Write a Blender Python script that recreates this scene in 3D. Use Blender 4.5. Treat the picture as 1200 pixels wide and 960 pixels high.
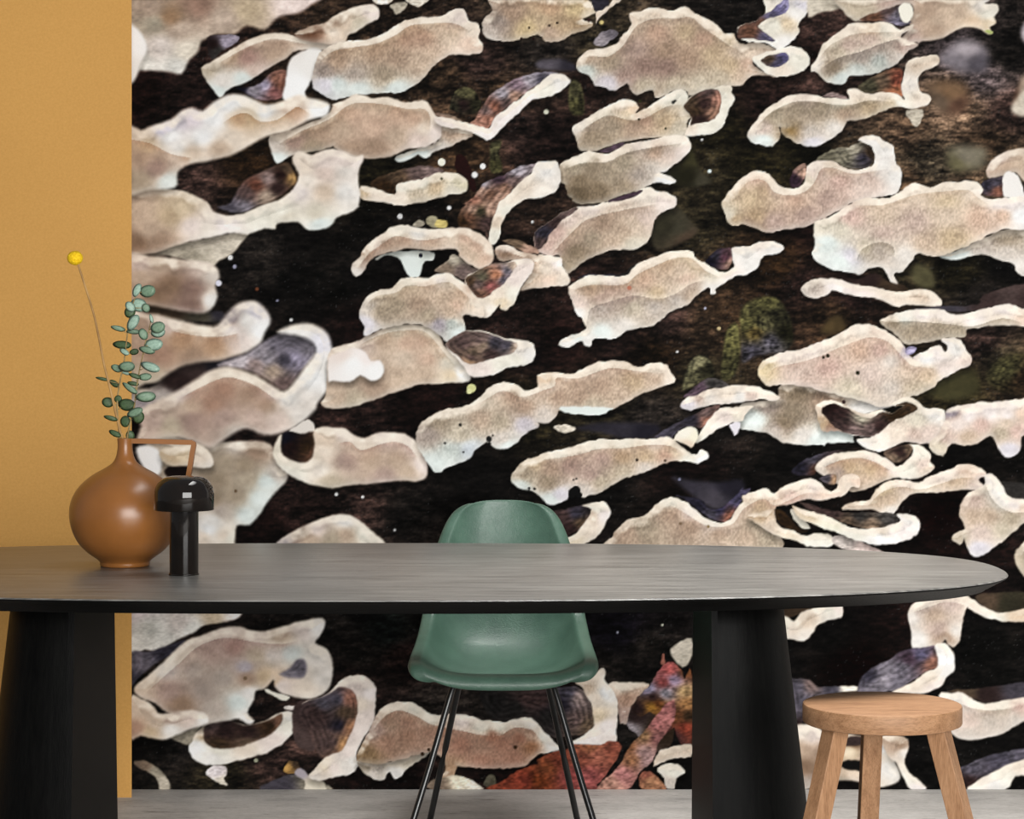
import bpy, bmesh, math, random
import numpy as np
from mathutils import Vector, Matrix

for _o in list(bpy.data.objects):
    bpy.data.objects.remove(_o)
SC = bpy.context.scene
COL = SC.collection

# ---------------------------------------------------------------- camera
F, HY, EYE = 2650.0, 400.0, 1.247           # focal length and horizon row in reference pixels, eye height in metres
cam_d = bpy.data.cameras.new('camera'); cam = bpy.data.objects.new('camera', cam_d); COL.objects.link(cam)
cam.location = (0, 0, EYE); cam.rotation_euler = (math.radians(90), 0, 0)
cam_d.sensor_width = 36.0; cam_d.sensor_fit = 'HORIZONTAL'; cam_d.lens = F / 1200 * 36.0
cam_d.shift_y = -(480 - HY) / 1200.0
cam_d.clip_start = .05; cam_d.clip_end = 60
SC.camera = cam

def at(px, py, Y):
    return Vector(((px - 600) / F * Y, Y, EYE - (py - HY) / F * Y))

# ---------------------------------------------------------------- world, lights, exposure
wd = bpy.data.worlds.new('room_ambience'); SC.world = wd; wd.use_nodes = True
bg = wd.node_tree.nodes['Background']; bg.inputs[0].default_value = (.93, .96, 1.0, 1); bg.inputs[1].default_value = .27

def area(name, loc, target, sx, sy, power, col=(1, 1, 1), spread=180):
    d = bpy.data.lights.new(name, 'AREA'); d.shape = 'RECTANGLE'; d.size = sx; d.size_y = sy; d.energy = power; d.color = col; d.spread = math.radians(spread)
    o = bpy.data.objects.new(name, d); COL.objects.link(o); o.location = loc
    o.rotation_euler = (Vector(target) - Vector(loc)).to_track_quat('-Z', 'Y').to_euler()
    return o
area('window_daylight', (1.7, -1.6, 1.6), (-.1, 6.0, 1.25), 4.2, 2.6, 590, (1, .985, .96))
area('added_table_fill', (.70, 4.85, 3.2), (.70, 4.86, .7), 1.5, 1.5, 31, (1, .985, .96), 62)  # invented overhead fill, added to brighten the right of the tabletop
SC.view_settings.view_transform = 'Standard'; SC.view_settings.look = 'None'
SC.view_settings.exposure = 0.0; SC.view_settings.gamma = 1.0; SC.view_settings.use_curve_mapping = False

# ---------------------------------------------------------------- helpers
def tag(o, label=None, cat=None, group=None, kind=None):
    if label: o['label'] = label
    if cat: o['category'] = cat
    if group: o['group'] = group
    if kind: o['kind'] = kind
    return o

def empty(name, loc):
    o = bpy.data.objects.new(name, None); COL.objects.link(o); o.location = loc; o.empty_display_size = .05
    return o

def mesh_obj(name, verts, faces, mat, parent=None, smooth=True, world=False):
    me = bpy.data.meshes.new(name); me.from_pydata([tuple(v) for v in verts], [], faces); me.update()
    bm = bmesh.new(); bm.from_mesh(me); bmesh.ops.recalc_face_normals(bm, faces=bm.faces); bm.to_mesh(me); bm.free()
    if smooth:
        me.polygons.foreach_set('use_smooth', [True] * len(me.polygons))
    o = bpy.data.objects.new(name, me); COL.objects.link(o)
    if mat: me.materials.append(mat)
    if parent: o.parent = parent
    return o

def edge_split(o, ang=35):
    m = o.modifiers.new('crisp_edges', 'EDGE_SPLIT'); m.split_angle = math.radians(ang)
    return o

def lathe(name, prof, mat, parent, n=64, loc=(0, 0, 0), smooth=True):
    V, Fc = [], []
    for r, z in prof:
        for i in range(n):
            a = 2 * math.pi * i / n
            V.append((loc[0] + r * math.cos(a), loc[1] + r * math.sin(a), loc[2] + z))
    for k in range(len(prof) - 1):
        for i in range(n):
            j = (i + 1) % n
            Fc.append((k * n + i, k * n + j, (k + 1) * n + j, (k + 1) * n + i))
    Fc.append(tuple(range(n))[::-1]); Fc.append(tuple((len(prof) - 1) * n + i for i in range(n)))
    return mesh_obj(name, V, Fc, mat, parent, smooth)

def tube_geo(pts, rad, n=8):
    pts = [Vector(p) for p in pts]; V, Fc = [], []
    if not isinstance(rad, (list, tuple)): rad = [rad] * len(pts)
    ref = Vector((0, 0, 1))
    for k, p in enumerate(pts):
        t = (pts[min(k + 1, len(pts) - 1)] - pts[max(k - 1, 0)]).normalized()
        if abs(t.dot(ref)) > .95: u = t.cross(Vector((1, 0, 0))).normalized()
        else: u = t.cross(ref).normalized()
        w = t.cross(u).normalized()
        for i in range(n):
            a = 2 * math.pi * i / n
            V.append(p + (u * math.cos(a) + w * math.sin(a)) * rad[k])
    for k in range(len(pts) - 1):
        for i in range(n):
            j = (i + 1) % n
            Fc.append((k * n + i, k * n + j, (k + 1) * n + j, (k + 1) * n + i))
    Fc.append(tuple(range(n))[::-1]); Fc.append(tuple((len(pts) - 1) * n + i for i in range(n)))
    return V, Fc

def tube(name, pts, rad, mat, parent, n=10):
    V, Fc = tube_geo(pts, rad, n)
    return mesh_obj(name, V, Fc, mat, parent)

def catmull(pts, sub=5):
    P = [Vector(p) for p in pts]; out = []
    for i in range(len(P) - 1):
        a = P[max(i - 1, 0)]; b = P[i]; c = P[i + 1]; d = P[min(i + 2, len(P) - 1)]
        for j in range(sub):
            t = j / sub
            out.append(.5 * (2 * b + (c - a) * t + (2 * a - 5 * b + 4 * c - d) * t * t + (3 * b - a - 3 * c + d) * t ** 3))
    out.append(P[-1])
    return out

# ---------------------------------------------------------------- materials
def srgb(r, g, b):
    f = lambda c: (c / 255 / 12.92) if c / 255 <= .04045 else ((c / 255 + .055) / 1.055) ** 2.4
    return (f(r), f(g), f(b), 1)

class Mat:
    def __init__(s, name, rough=.5, spec=.5, metal=0):
        s.m = bpy.data.materials.new(name); s.m.use_nodes = True; s.t = s.m.node_tree
        s.b = s.t.nodes['Principled BSDF']
        s.b.inputs['Roughness'].default_value = rough; s.b.inputs['Specular IOR Level'].default_value = spec; s.b.inputs['Metallic'].default_value = metal
    def n(s, kind, **kw):
        q = s.t.nodes.new(kind)
        for k, v in kw.items(): setattr(q, k, v)
        return q
    def l(s, a, b): s.t.links.new(a, b)
    def coords(s, scale, kind='Object'):
        tc = s.n('ShaderNodeTexCoord'); mp = s.n('ShaderNodeMapping'); mp.inputs['Scale'].default_value = scale
        s.l(tc.outputs[kind], mp.inputs['Vector']); return mp.outputs[0]
    def noise(s, vec, scale, detail=6, rough=.6, dist=0):
        q = s.n('ShaderNodeTexNoise'); q.inputs['Scale'].default_value = scale; q.inputs['Detail'].default_value = detail
        q.inputs['Roughness'].default_value = rough; q.inputs['Distortion'].default_value = dist
        s.l(vec, q.inputs['Vector']); return q.outputs['Fac']
    def ramp(s, fac, stops):
        q = s.n('ShaderNodeValToRGB'); e = q.color_ramp.elements
        while len(e) < len(stops): e.new(.5)
        for x, (p, c) in zip(e, stops): x.position = p; x.color = c
        s.l(fac, q.inputs[0]); return q.outputs[0]
    def bump(s, h, strength, dist=.002):
        q = s.n('ShaderNodeBump'); q.inputs['Strength'].default_value = strength; q.inputs['Distance'].default_value = dist
        s.l(h, q.inputs['Height']); s.l(q.outputs[0], s.b.inputs['Normal'])
    def mix(s, a, b, fac, mode='MULTIPLY'):
        q = s.n('ShaderNodeMix', data_type='RGBA', blend_type=mode); q.inputs[0].default_value = fac
        s.l(a, q.inputs[6]); s.l(b, q.inputs[7]); return q.outputs[2]
    def base(s, c):
        if isinstance(c, tuple): s.b.inputs['Base Color'].default_value = c
        else: s.l(c, s.b.inputs['Base Color'])
        return s

def two_tone(name, a, b, scale, vs=(1, 1, 1), rough=.5, spec=.5, bump=0, metal=0, lo=.35, hi=.65, bd=.002, kind='Object', detail=6):
    M = Mat(name, rough, spec, metal); v = M.coords(vs, kind); f = M.noise(v, scale, detail)
    M.base(M.ramp(f, [(lo, a), (hi, b)]))
    if bump: M.bump(f, bump, bd)
    return M.m
MURAL = """
G1|B0 545,500 570,430 620,405 670,430 695,480 690,510 640,540 560,520|620,440,664 610,490,322 570,500,443 670,490,332
G2|B0 740,670 790,660 780,720 795,800 740,810 735,740|760,700,664 765,780,553
G2|C0 150,390 190,380 215,440 220,520 200,545 150,520|180,420,664 200,500,553
G3|D1 -10,640 -10,500 40,450 100,430 160,440 200,480 230,550 240,640 200,690 130,700 60,710 0,740|120,450,774 60,500,553 160,520,332 100,560,664 60,600,763 130,640,667 50,690,556 200,600,221 20,560,774
G2|C1 680,870 690,800 720,730 760,705 810,730 830,800 780,820 730,850|750,740,886 720,810,775 790,780,332
G2.5|C1 860,820 870,680 890,580 940,560 950,700 920,800|900,620,774 890,760,553
P3|C1 530,150 560,60 650,10 720,80 750,130 650,190 560,210|600,100,332 660,110,443 700,160,543
P5|D1 370,600 400,540 450,520 480,550 470,600|430,560,542
P5|E1 430,340 450,280 520,300 540,380 480,390|480,330,553
G5|E1 780,820 840,720 960,690 990,720 990,880 860,880|880,780,553 950,820,432
P6|E1 480,860 560,820 700,770 740,800 740,880 600,920|660,840,442
P4|C2 180,90 300,60 560,70 540,130 420,140 300,110|400,90,334 500,110,223
P4|C2 630,320 720,330 850,340 960,330 960,420 850,470 760,430|700,370,334 900,360,223 820,420,445
P3|C0 0,285 100,275 170,300 180,330 80,330 0,320|60,300,556 150,310,334
P8|E0 560,280 640,200 720,190 790,240 780,330 700,340 640,330|690,230,99a 660,290,778 740,300,556
P8|E0 600,700 680,680 780,700 760,790 620,800|690,730,776 640,770,664
P9|E0 500,400 620,380 700,420 680,520 560,530|620,430,864 560,480,654 660,500,643
P3|A0 -20,-40 880,-40 860,20 800,60 740,70 690,90 640,140 560,120 500,160 420,160 370,180 340,200 330,240 290,280 250,345 180,335 60,330 -20,330|100,40,a98 200,80,975 330,30,976 450,90,ba9 560,50,ba8 780,20,edd 250,140,ba9 150,220,ccc 280,240,ddc 60,310,dee 230,320,dee 120,110,998 850,0,edd
W3|A0 -20,120 30,125 70,170 90,230 60,300 40,360 20,390 -20,400|30,200,fff 20,330,eee
P1|A0 370,180 430,165 520,170 500,210 440,240 390,280|400,210,211 460,200,99b 420,240,333
U1.5|A0 345,320 400,285 480,235 560,190 640,160 720,155 800,175 880,185 960,175 960,230 800,235 740,275 660,320 600,360 560,385 500,405 460,430 430,455 400,420 370,380|640,170,dcb 480,250,cb9 370,320,bba 560,270,b99 680,240,ba9 850,200,edc 440,380,ddd 540,370,dee 600,330,cbb 420,430,dee
K1.5|A0 500,410 560,410 620,390 670,340 720,325 745,340 740,400 720,460 620,470 560,440|590,420,889 640,400,99b 700,370,965 690,430,855 720,400,854 530,415,112
W2|A0 780,260 830,235 880,225 915,250 900,310 860,380 830,430 830,470 760,480 725,460 735,400 745,340 750,300|840,270,eee 800,400,fff 870,330,eee
U1.5|A0 780,160 860,120 920,110 B0 0,80 60,50 130,25 190,22 220,50 210,90 150,120 110,150 70,170 60,200 0,210 A0 900,200 820,190|B0 180,50,edd 60,100,dcb 120,110,ccb A0 900,130,865 850,150,643 B0 20,90,a98 0,150,edc
U.8|A0 870,330 900,250 B0 0,210 60,190 120,190 180,180 250,150 300,120 340,95 430,80 510,75 550,50 590,40 620,50 635,95 680,110 690,140 685,180 705,220 690,250 640,258 570,255 510,280 470,310 430,360 380,400 320,435 250,435 180,440 100,445 40,460 0,465 A0 880,420 860,380|B0 300,150,edc 450,110,edc 150,200,edc 340,180,ca9 200,250,ba9 420,170,ca9 550,170,dcb 300,270,ba9 100,350,bbb 240,350,aa9 400,280,cba 300,420,dee 120,420,dee 640,200,ecb 580,90,edd 660,150,edc 20,400,dee 20,290,ba9 A0 930,330,999 930,400,dde
P1|B0 190,-10 280,-10 270,15 230,20 200,10|230,0,eed
P1|B0 350,-10 450,-10 430,20 390,30 350,10|400,0,ddc
P1|B0 270,20 340,10 350,30 300,70 280,45|310,30,aa9
U1|B0 510,590 620,600 660,640 600,660 540,690 480,710 440,740 400,725 350,750 310,760 300,735 400,695 490,660|560,620,ba9 620,630,cba 500,690,ccc 400,720,dee
U1.5|A0 665,640 740,620 840,580 930,540 960,500 B0 0,490 60,470 110,440 180,460 260,455 340,480 420,470 450,490 480,540 500,560 510,600 500,650 460,680 400,695 340,700 280,730 200,745 120,740 40,710 0,690 A0 960,690 900,705 840,715 790,720 740,745 700,770 680,730 665,690|B0 110,470,edc 250,480,dcb 400,490,edc 100,540,dba 300,540,dba 200,590,dba 380,560,dba 430,600,edc 480,620,edd 300,640,cba 200,690,a98 100,710,a98 400,660,dcc 30,600,cba A0 900,620,ba9 780,660,a99 860,690,998 700,680,ccc 700,750,dee
K1|B0 480,530 560,540 640,575 690,520 730,450 790,410 850,370 920,350 C0 0,340 60,335 100,345 50,375 0,395 B0 900,440 840,490 770,545 730,605 670,590 600,570 520,560|760,500,854 720,560,965 690,570,a76 860,400,767 930,370,99a 800,440,99a 810,490,544 720,520,655 850,450,976 600,560,876 C0 20,375,445 60,350,778
U1|B0 480,550 560,560 610,570 680,590 730,600 770,540 840,490 900,440 960,400 C0 20,380 60,350 110,345 155,375 130,415 60,450 0,462 B0 930,470 870,530 800,590 740,655 690,640 620,610 510,590|730,625,fee 820,550,fee 900,470,fee 620,590,edc 530,570,edd C0 30,420,eed 120,380,eee
P1|B0 575,740 600,725 640,770 670,860 660,900 620,850 580,800|620,800,311
K1|B0 180,850 300,800 400,780 470,785 520,805 400,850 330,860 290,900 300,930 200,920|300,830,543 400,800,655 450,800,766 250,880,321
U1|B0 130,870 200,885 290,915 300,870 340,850 420,840 480,815 530,810 590,820 630,850 630,890 600,910 540,915 450,940 380,955 330,965 240,950 130,930|320,870,eed 420,855,eed 480,880,cb9 600,860,ddb 400,920,bba 200,910,edc 140,900,cb9 560,890,ddc 310,930,edc
P2|A1 100,180 300,170 500,130 570,130 530,180 490,230 430,260 390,290 300,270 200,240 100,240 -20,240 -20,180|350,200,bba 200,200,aa9 60,200,543 20,215,322 450,210,ccb 300,230,998
U2|A0 -20,900 60,880 140,880 230,890 300,910 370,950 A1 400,30 460,50 540,40 620,5 A0 700,940 760,900 790,860 800,820 780,780 770,740 800,710 860,725 900,710 B0 0,695 60,715 110,735 140,725 145,750 125,790 120,850 130,910 120,960 B1 120,10 80,40 20,60 0,90 A1 930,110 850,120 810,90 780,80 700,90 690,115 640,110 560,140 500,130 400,150 300,170 200,200 100,230 -20,200|A1 450,90,fee 380,110,fed 300,100,edd 200,50,cb9 60,60,cba 100,120,cba 620,60,eed 720,30,eed 250,20,dca A0 800,900,fee 840,850,fed 820,790,edc 920,760,edd 920,810,dcc 920,900,dcb B0 60,800,ddd 60,760,edd 60,900,eee A1 880,40,ddc 900,90,dee 750,60,ddc 40,180,876 150,170,a98 60,0,cba
K2|A0 540,850 640,800 700,770 740,760 770,790 790,850 740,900 680,940 620,960 A1 600,10 540,35 480,35 420,10 A0 480,950|600,870,743 560,900,544 660,840,877 720,820,211 700,880,322 650,920,a98 770,830,974 750,800,543 A1 480,15,556 540,15,778
U3|A0 -20,600 60,610 110,590 200,560 250,520 300,505 350,520 400,480 470,445 530,445 600,470 650,490 720,475 800,445 850,460 900,470 945,490 930,540 860,560 800,590 740,620 650,640 560,690 480,730 380,755 290,770 240,800 230,830 220,880 100,890 -20,900|200,640,fff 350,640,fff 400,560,fff 470,490,fff 530,460,fff 640,530,fff 900,510,fff 300,560,fef 530,560,db9 570,550,dca 780,520,dba 700,570,edc 90,680,cb9 60,750,ba9 500,650,edc 300,720,dcb 60,840,aa9 190,850,dee 130,790,a99 50,630,dcb 230,690,eee 430,700,cba 170,600,ddf 250,570,ccd
P2.5|A1 40,440 150,470 300,500 440,500 430,550 250,540 100,520|200,490,432 350,510,554 420,500,334
U3|A1 -20,240 100,240 200,250 300,260 380,270 420,300 430,340 410,380 420,430 390,490 330,510 200,490 100,470 -20,460|60,280,dcc 150,270,cba 350,280,dcc 400,330,ccc 390,450,eee 200,380,876 300,400,877 120,420,876 60,340,cba 300,470,877 20,400,ba9
P3|A1 100,860 180,800 260,760 330,730 430,700 520,720 470,790 380,830 300,860 200,920 120,960 -20,960 -20,860|200,830,322 300,770,433 430,740,223 160,890,aaa 80,910,99a 60,860,ddc 250,830,322
U3.5|A1 -20,520 100,510 200,530 300,555 400,570 440,540 470,500 520,460 580,450 620,465 665,520 665,560 640,600 620,650 560,690 500,710 430,730 330,740 250,760 180,800 140,830 80,840 -20,860|560,540,eee 600,500,dde 620,580,fff 200,560,dcc 350,590,edc 450,540,778 470,520,889 520,640,edd 400,660,ca8 250,640,ca8 150,700,b98 60,600,ba9 100,800,bba 300,720,a98 480,590,fee
K3|A1 420,750 500,720 570,690 640,640 720,600 800,600 860,640 880,690 850,740 800,790 770,840 730,870 680,840 620,800 540,770 470,760|520,730,bbc 600,750,988 700,660,667 780,640,667 840,680,778 680,780,a98 740,730,445 780,720,99b 730,840,655 650,720,99a 600,690,99a
U2.5|A2 100,100 300,150 480,150 640,150 690,200 700,260 750,300 740,340 690,390 650,440 620,490 570,540 510,545 500,620 490,660 300,660 200,640 150,400 100,300|450,120,bba 550,100,cbb 500,170,ccc 460,250,aa9 600,200,a98 550,260,998 420,330,998 560,320,bba 500,400,aa9 650,340,dee 620,420,dee 560,500,dee 440,480,bbb 400,520,eee 380,560,fff 450,590,edc 480,600,eed 350,600,edc 700,300,ccc 400,420,998
U3.5|A1 60,960 200,890 300,830 380,780 450,760 520,770 600,800 680,850 730,875 780,830 830,760 880,690 860,640 800,615 740,605 700,595 760,565 840,555 910,580 945,620 960,690 970,760 960,830 930,880 890,930 A2 880,0 830,50 780,85 720,110 640,120 560,90 500,110 440,150 380,180 300,150 200,130 100,150 40,150 60,80|A1 250,890,edd 350,820,edc 450,785,edc 560,820,edc 680,890,edd 750,910,eee 860,800,fff 900,650,eef 820,580,eee 930,760,eee 450,870,b98 400,930,b98 560,890,ba9 650,940,ba9 300,940,cba A2 300,50,a99 200,80,bba 450,40,baa 600,40,cbb 700,50,dcc 800,20,ddd 120,60,cbb 500,100,bbb
P2|A2 170,290 200,265 290,262 290,310 200,320|230,290,211
W3|A2 40,180 100,170 150,200 160,260 140,310 100,300 60,250|100,230,fff
U2|A2 150,190 250,170 330,160 390,210 400,260 360,275 280,265 180,260|250,210,dca 350,230,edc 200,240,cb9 390,250,fed
W1|A2 740,110 780,80 840,45 870,70 870,100 830,120 790,110 760,105|810,80,ddd
K2|A2 715,130 750,100 800,115 870,105 900,150 890,220 850,255 800,240 740,220 712,190|760,170,211 840,180,321 870,200,643 740,140,112
U2|A2 870,100 920,80 960,85 B2 60,90 100,120 150,135 200,110 280,108 340,115 390,150 430,200 445,270 435,320 390,340 330,335 250,340 160,350 80,355 0,370 A2 900,360 850,350 780,320 720,280 690,240 680,200 700,140 720,120 718,200 760,235 830,250 865,220 875,160|B2 60,110,edd 120,170,edc 250,130,edd 380,170,edd 420,260,edd 180,240,cba 60,240,baa 300,240,cba 350,290,cba 250,310,baa A2 930,140,dcb 900,290,fed 780,290,eed 700,210,ddc 940,340,bba 920,200,edc
U2|A2 680,640 760,580 860,530 940,500 B2 0,495 50,490 110,510 160,550 200,585 245,625 240,680 0,680 A2 700,680|A2 800,570,888 720,600,99a 880,560,edd 850,610,cba B2 60,520,eee 150,580,eed 60,590,cba 0,610,bba
U1.5|B1 -20,700 40,660 110,640 170,610 240,575 320,560 400,560 460,580 500,610 520,660 570,700 610,750 645,800 635,830 580,835 480,840 400,845 330,870 260,890 180,920 100,945 40,955 -20,955 A1 900,930 930,880|300,585,ddc 150,640,dcc 460,600,ddc 350,650,dba 330,720,dcb 450,720,dba 420,640,dba 250,640,cba 540,730,eed 600,790,fff 500,700,dcb 300,800,cba 200,860,ba9 100,920,bba 560,800,dca 420,800,cba 20,900,cba
W2|B1 -20,820 -20,720 40,690 100,670 150,690 180,730 220,730 240,770 220,815 180,825 130,800 80,830 0,825|100,750,fff 40,700,edd 200,780,fff 160,720,fee
U.8|B0 760,-20 750,50 705,90 700,140 730,180 800,195 850,190 C0 0,165 40,195 110,190 170,160 230,140 260,110 210,90 270,60 280,30 240,0 240,-20|B0 780,100,999 740,150,bbb 840,60,a98 920,130,cb8 C0 60,40,ca8 180,50,cb8 100,110,ba8 60,150,ba9 200,110,a97 240,60,dca 20,100,cb9
P.8|C0 250,0 320,-10 330,30 280,60|290,20,334
U.7|C0 275,110 300,70 340,40 390,0 390,-20 370,-20 320,40 275,60|320,60,dcb
P.8|C0 265,190 300,150 350,140 380,160 340,190 310,215 275,212|300,190,99a 350,160,667
U.8|C0 180,310 200,265 250,235 320,225 370,205 390,175 430,140 440,110 430,65 480,55 520,38 570,40 630,48 690,30 740,60 780,85 830,110 860,140 880,160 920,160 940,200 980,205 D0 40,200 100,205 160,240 60,270 50,300 90,330 150,360 100,355 40,360 0,395 C0 920,400 850,415 780,425 720,445 690,425 650,420 590,450 550,455 540,420 500,430 470,445 440,430 420,390 390,410 360,425 310,410 270,400 250,365 200,335|500,75,dcb 600,80,dcb 700,65,dcb 800,120,dcb 880,190,dca 940,240,dcb 560,150,ca9 460,110,dcb 700,150,cb9 600,240,a98 450,230,baa 700,270,a98 600,310,988 500,310,988 330,290,aa9 300,240,edc 230,270,cba 230,330,bcc 330,390,ccd 420,360,a99 500,400,bba 640,400,bba 760,400,ccb 820,250,cb9 780,180,ca9 900,300,cb9 850,370,bba D0 30,300,dba 20,240,dcb 20,360,cba
U.8|D0 110,-20 310,-20 305,60 260,110 265,150 240,190 200,220 240,215 290,240 315,280 300,320 250,345 190,360 120,350 60,300 50,270 80,260 130,240 160,230 100,200 0,190 -20,130 60,100 110,60|250,60,eee 150,120,eed 200,200,eee 280,280,eed 180,350,edc 210,110,dca 80,310,eed 280,20,dde
K.8|D0 -20,140 0,120 60,100 100,70 150,40 210,-10 215,50 160,80 120,90 70,120 100,150 150,190 90,190 40,180 -20,180|170,40,669 200,20,88b 40,150,643 100,110,643 110,170,557 130,80,557
K.8|D0 90,275 150,255 200,245 220,270 200,300 150,320 100,300|190,270,558 130,280,543 160,300,557
P3|C0 640,600 700,650 760,790 800,830 810,860 700,880 620,860 600,800 700,740|720,720,442 700,830,221 780,850,443
U.7|C0 165,610 180,580 230,555 290,515 340,490 400,465 450,475 475,505 460,530 500,510 560,475 620,435 660,420 695,430 700,480 690,510 720,540 700,580 710,620 690,635 600,645 500,650 400,665 330,690 270,705 200,700 180,650|400,490,edc 450,510,eca 600,470,eed 670,440,eed 200,590,ddd 300,530,ddc 350,590,aa9 250,640,998 450,600,ba9 600,570,cb9 660,600,ccb 560,530,dca 420,540,dca 300,660,998 500,560,ca9
U.7|C0 690,490 730,450 800,420 860,405 905,405 910,440 925,465 900,510 885,560 850,610 810,630 740,635 690,635 700,600 720,540|880,450,eed 860,560,eed 780,610,eed 720,610,edc 890,420,ddc
K1|C0 690,490 740,445 810,415 850,430 860,480 840,540 800,570 740,580 715,590 720,550 690,510|720,480,543 780,490,322 845,460,a76 760,560,322 820,530,865 740,520,432 800,430,544
U.7|C0 100,780 120,760 180,730 240,710 290,720 340,715 400,680 470,665 550,650 620,635 690,635 715,670 710,710 660,760 600,800 570,810 620,830 650,850 620,865 560,855 500,880 460,905 400,915 330,940 250,960 180,950 140,910 130,870 100,840|200,745,eed 340,735,edc 500,680,edd 660,660,fed 550,710,dba 400,770,bba 250,800,998 180,800,bba 200,840,776 330,820,aa9 620,720,dcc 480,820,bbb 600,840,fff 200,910,665 280,890,776 400,880,998 540,790,ccc 660,720,edd
K.7|C0 290,705 340,685 400,665 400,685 350,712 310,716|340,698,545
U.7|C1 -10,210 -10,130 50,85 110,40 180,15 C0 300,955 350,940 450,905 500,880 540,880 560,895 620,910 650,930 650,950 C1 640,10 555,55 540,110 520,160 490,190 450,215 380,210 310,225 230,260 190,285 150,320 120,290 100,240 60,240|100,140,dbb 150,80,dcc 250,30,edd 60,210,dbb C0 520,905,fed 600,930,edd C1 300,90,ba9 450,90,dcb 500,60,dcc 250,160,aa9 180,220,887 350,170,cba 450,190,ddc 140,270,998 400,120,cba 180,140,cba
K.8|C1 -10,210 -10,130 50,85 110,40 180,15 170,35 110,80 60,140 20,200|30,130,334 20,180,544 80,80,433 130,40,655
K.8|C0 330,945 370,925 430,905 490,890 480,910 420,935 360,945|400,925,434
K.8|B0 600,960 660,920 720,850 800,820 880,780 960,765 C0 0,760 30,760 B0 900,840 860,900 820,960 B1 790,40 780,120 740,180 720,150 700,120 620,110 590,100 590,40 620,0|700,860,99a 780,840,434 860,800,99a 740,910,754 660,940,965 690,890,a87 800,880,865 B1 640,60,643 690,30,332 720,80,433 660,20,a87 610,80,321 740,20,a87 B0 850,850,655 790,930,a87
U.8|C0 0,760 60,755 95,760 110,830 95,880 70,910 0,930 B0 900,935 860,960 B1 830,30 800,70 790,100 780,150 760,185 735,180 735,120 760,40 B0 780,950 830,910 880,850 930,810|C0 40,800,eee 90,860,ddd 20,900,fed B0 900,880,edc 860,930,edc B1 800,30,eed 760,140,eed 770,80,dcb
P1|B1 440,90 445,60 480,55 500,80 490,105 450,100|465,75,997
P1|B1 480,95 490,70 530,75 535,100 510,110|510,90,cb5
P1|B1 370,95 400,70 420,75 435,95 400,108|400,90,998
W1|B1 200,250 260,225 350,215 420,215 475,225 470,260 430,265 415,310 400,335 370,340 345,320 330,280 290,240 240,240 210,260|380,250,dee 430,240,cdd 370,320,dee 270,235,cdd
P1|B1 530,270 560,230 600,250 650,290 690,300 650,330 610,350 560,330 480,310|570,260,aa9 600,310,766 540,300,876
U1.2|B1 90,310 90,280 120,250 150,200 180,170 240,130 270,105 330,95 400,105 470,115 540,110 620,110 690,135 730,170 750,200 755,250 730,290 690,300 650,285 600,250 580,215 540,205 460,215 350,205 260,225 210,240 170,270 150,310 110,335|300,120,eed 400,140,eee 520,140,edc 200,180,dcc 120,280,bbb 110,310,ddd 330,180,ba9 250,195,ba9 450,190,cba 560,160,dcb 620,160,dba 680,200,dba 720,250,dba 650,240,cba 740,220,edc 170,240,a98 600,200,cba
U1|B1 760,215 780,190 830,190 880,220 960,235 C1 0,230 60,240 110,245 115,285 150,345 140,375 60,385 0,390 B1 920,395 880,400 900,360 930,290 860,260 780,265|B1 830,200,edd 900,225,b98 820,240,876 900,260,987 C1 40,300,edc 100,270,fee 60,360,ecb 120,350,edc B1 930,330,cba 900,390,cba
K1|B1 790,165 860,165 920,190 960,205 960,230 880,215 830,188|860,180,654 920,205,a87
U.9|B1 620,350 680,310 740,280 800,275 860,255 930,255 945,290 920,340 880,390 860,440 820,490 790,490 780,470 740,520 710,530 680,520 640,510|880,310,edd 900,280,edd 840,420,eed 790,460,dca 740,490,fed 700,510,edc 780,420,edc 850,350,edd
K1|B1 620,350 680,310 740,280 800,275 850,265 860,290 830,330 800,370 760,400 700,440 660,420|680,370,766 770,330,b75 740,380,955 820,310,667 700,340,554 690,420,754 845,290,a98 800,350,556 650,360,432
U.9|B1 125,520 130,480 170,420 220,400 280,390 320,350 380,340 450,345 490,325 540,320 580,345 630,380 660,420 700,460 710,500 700,530 650,515 610,520 620,560 615,600 570,640 530,640 500,610 450,575 380,560 300,565 240,580 180,605 145,610 150,570 130,540|350,360,ddc 500,345,fee 450,370,ecb 560,360,edc 620,410,dba 680,480,edc 300,470,aa9 400,460,ba9 520,440,cba 580,470,dba 450,520,aa9 230,500,aa9 170,470,ccc 150,560,dde 560,560,bcc 590,600,dee 500,560,aab 650,480,dcb 350,410,cba 550,500,cba
U.9|B1 530,655 600,600 660,588 730,600 800,625 880,635 930,645 950,690 940,730 890,755 830,760 770,790 700,805 650,805 620,770 580,720|880,680,ddd 920,700,eee 700,785,edd 800,755,eed 860,730,eed
K1.2|B1 530,655 600,600 660,592 730,605 800,630 860,650 860,680 820,705 750,720 690,740 630,745 590,715|620,650,544 700,660,876 760,650,445 820,660,445 650,720,544 690,640,655 640,740,a86 740,700,433 850,670,a98 660,690,765
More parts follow.
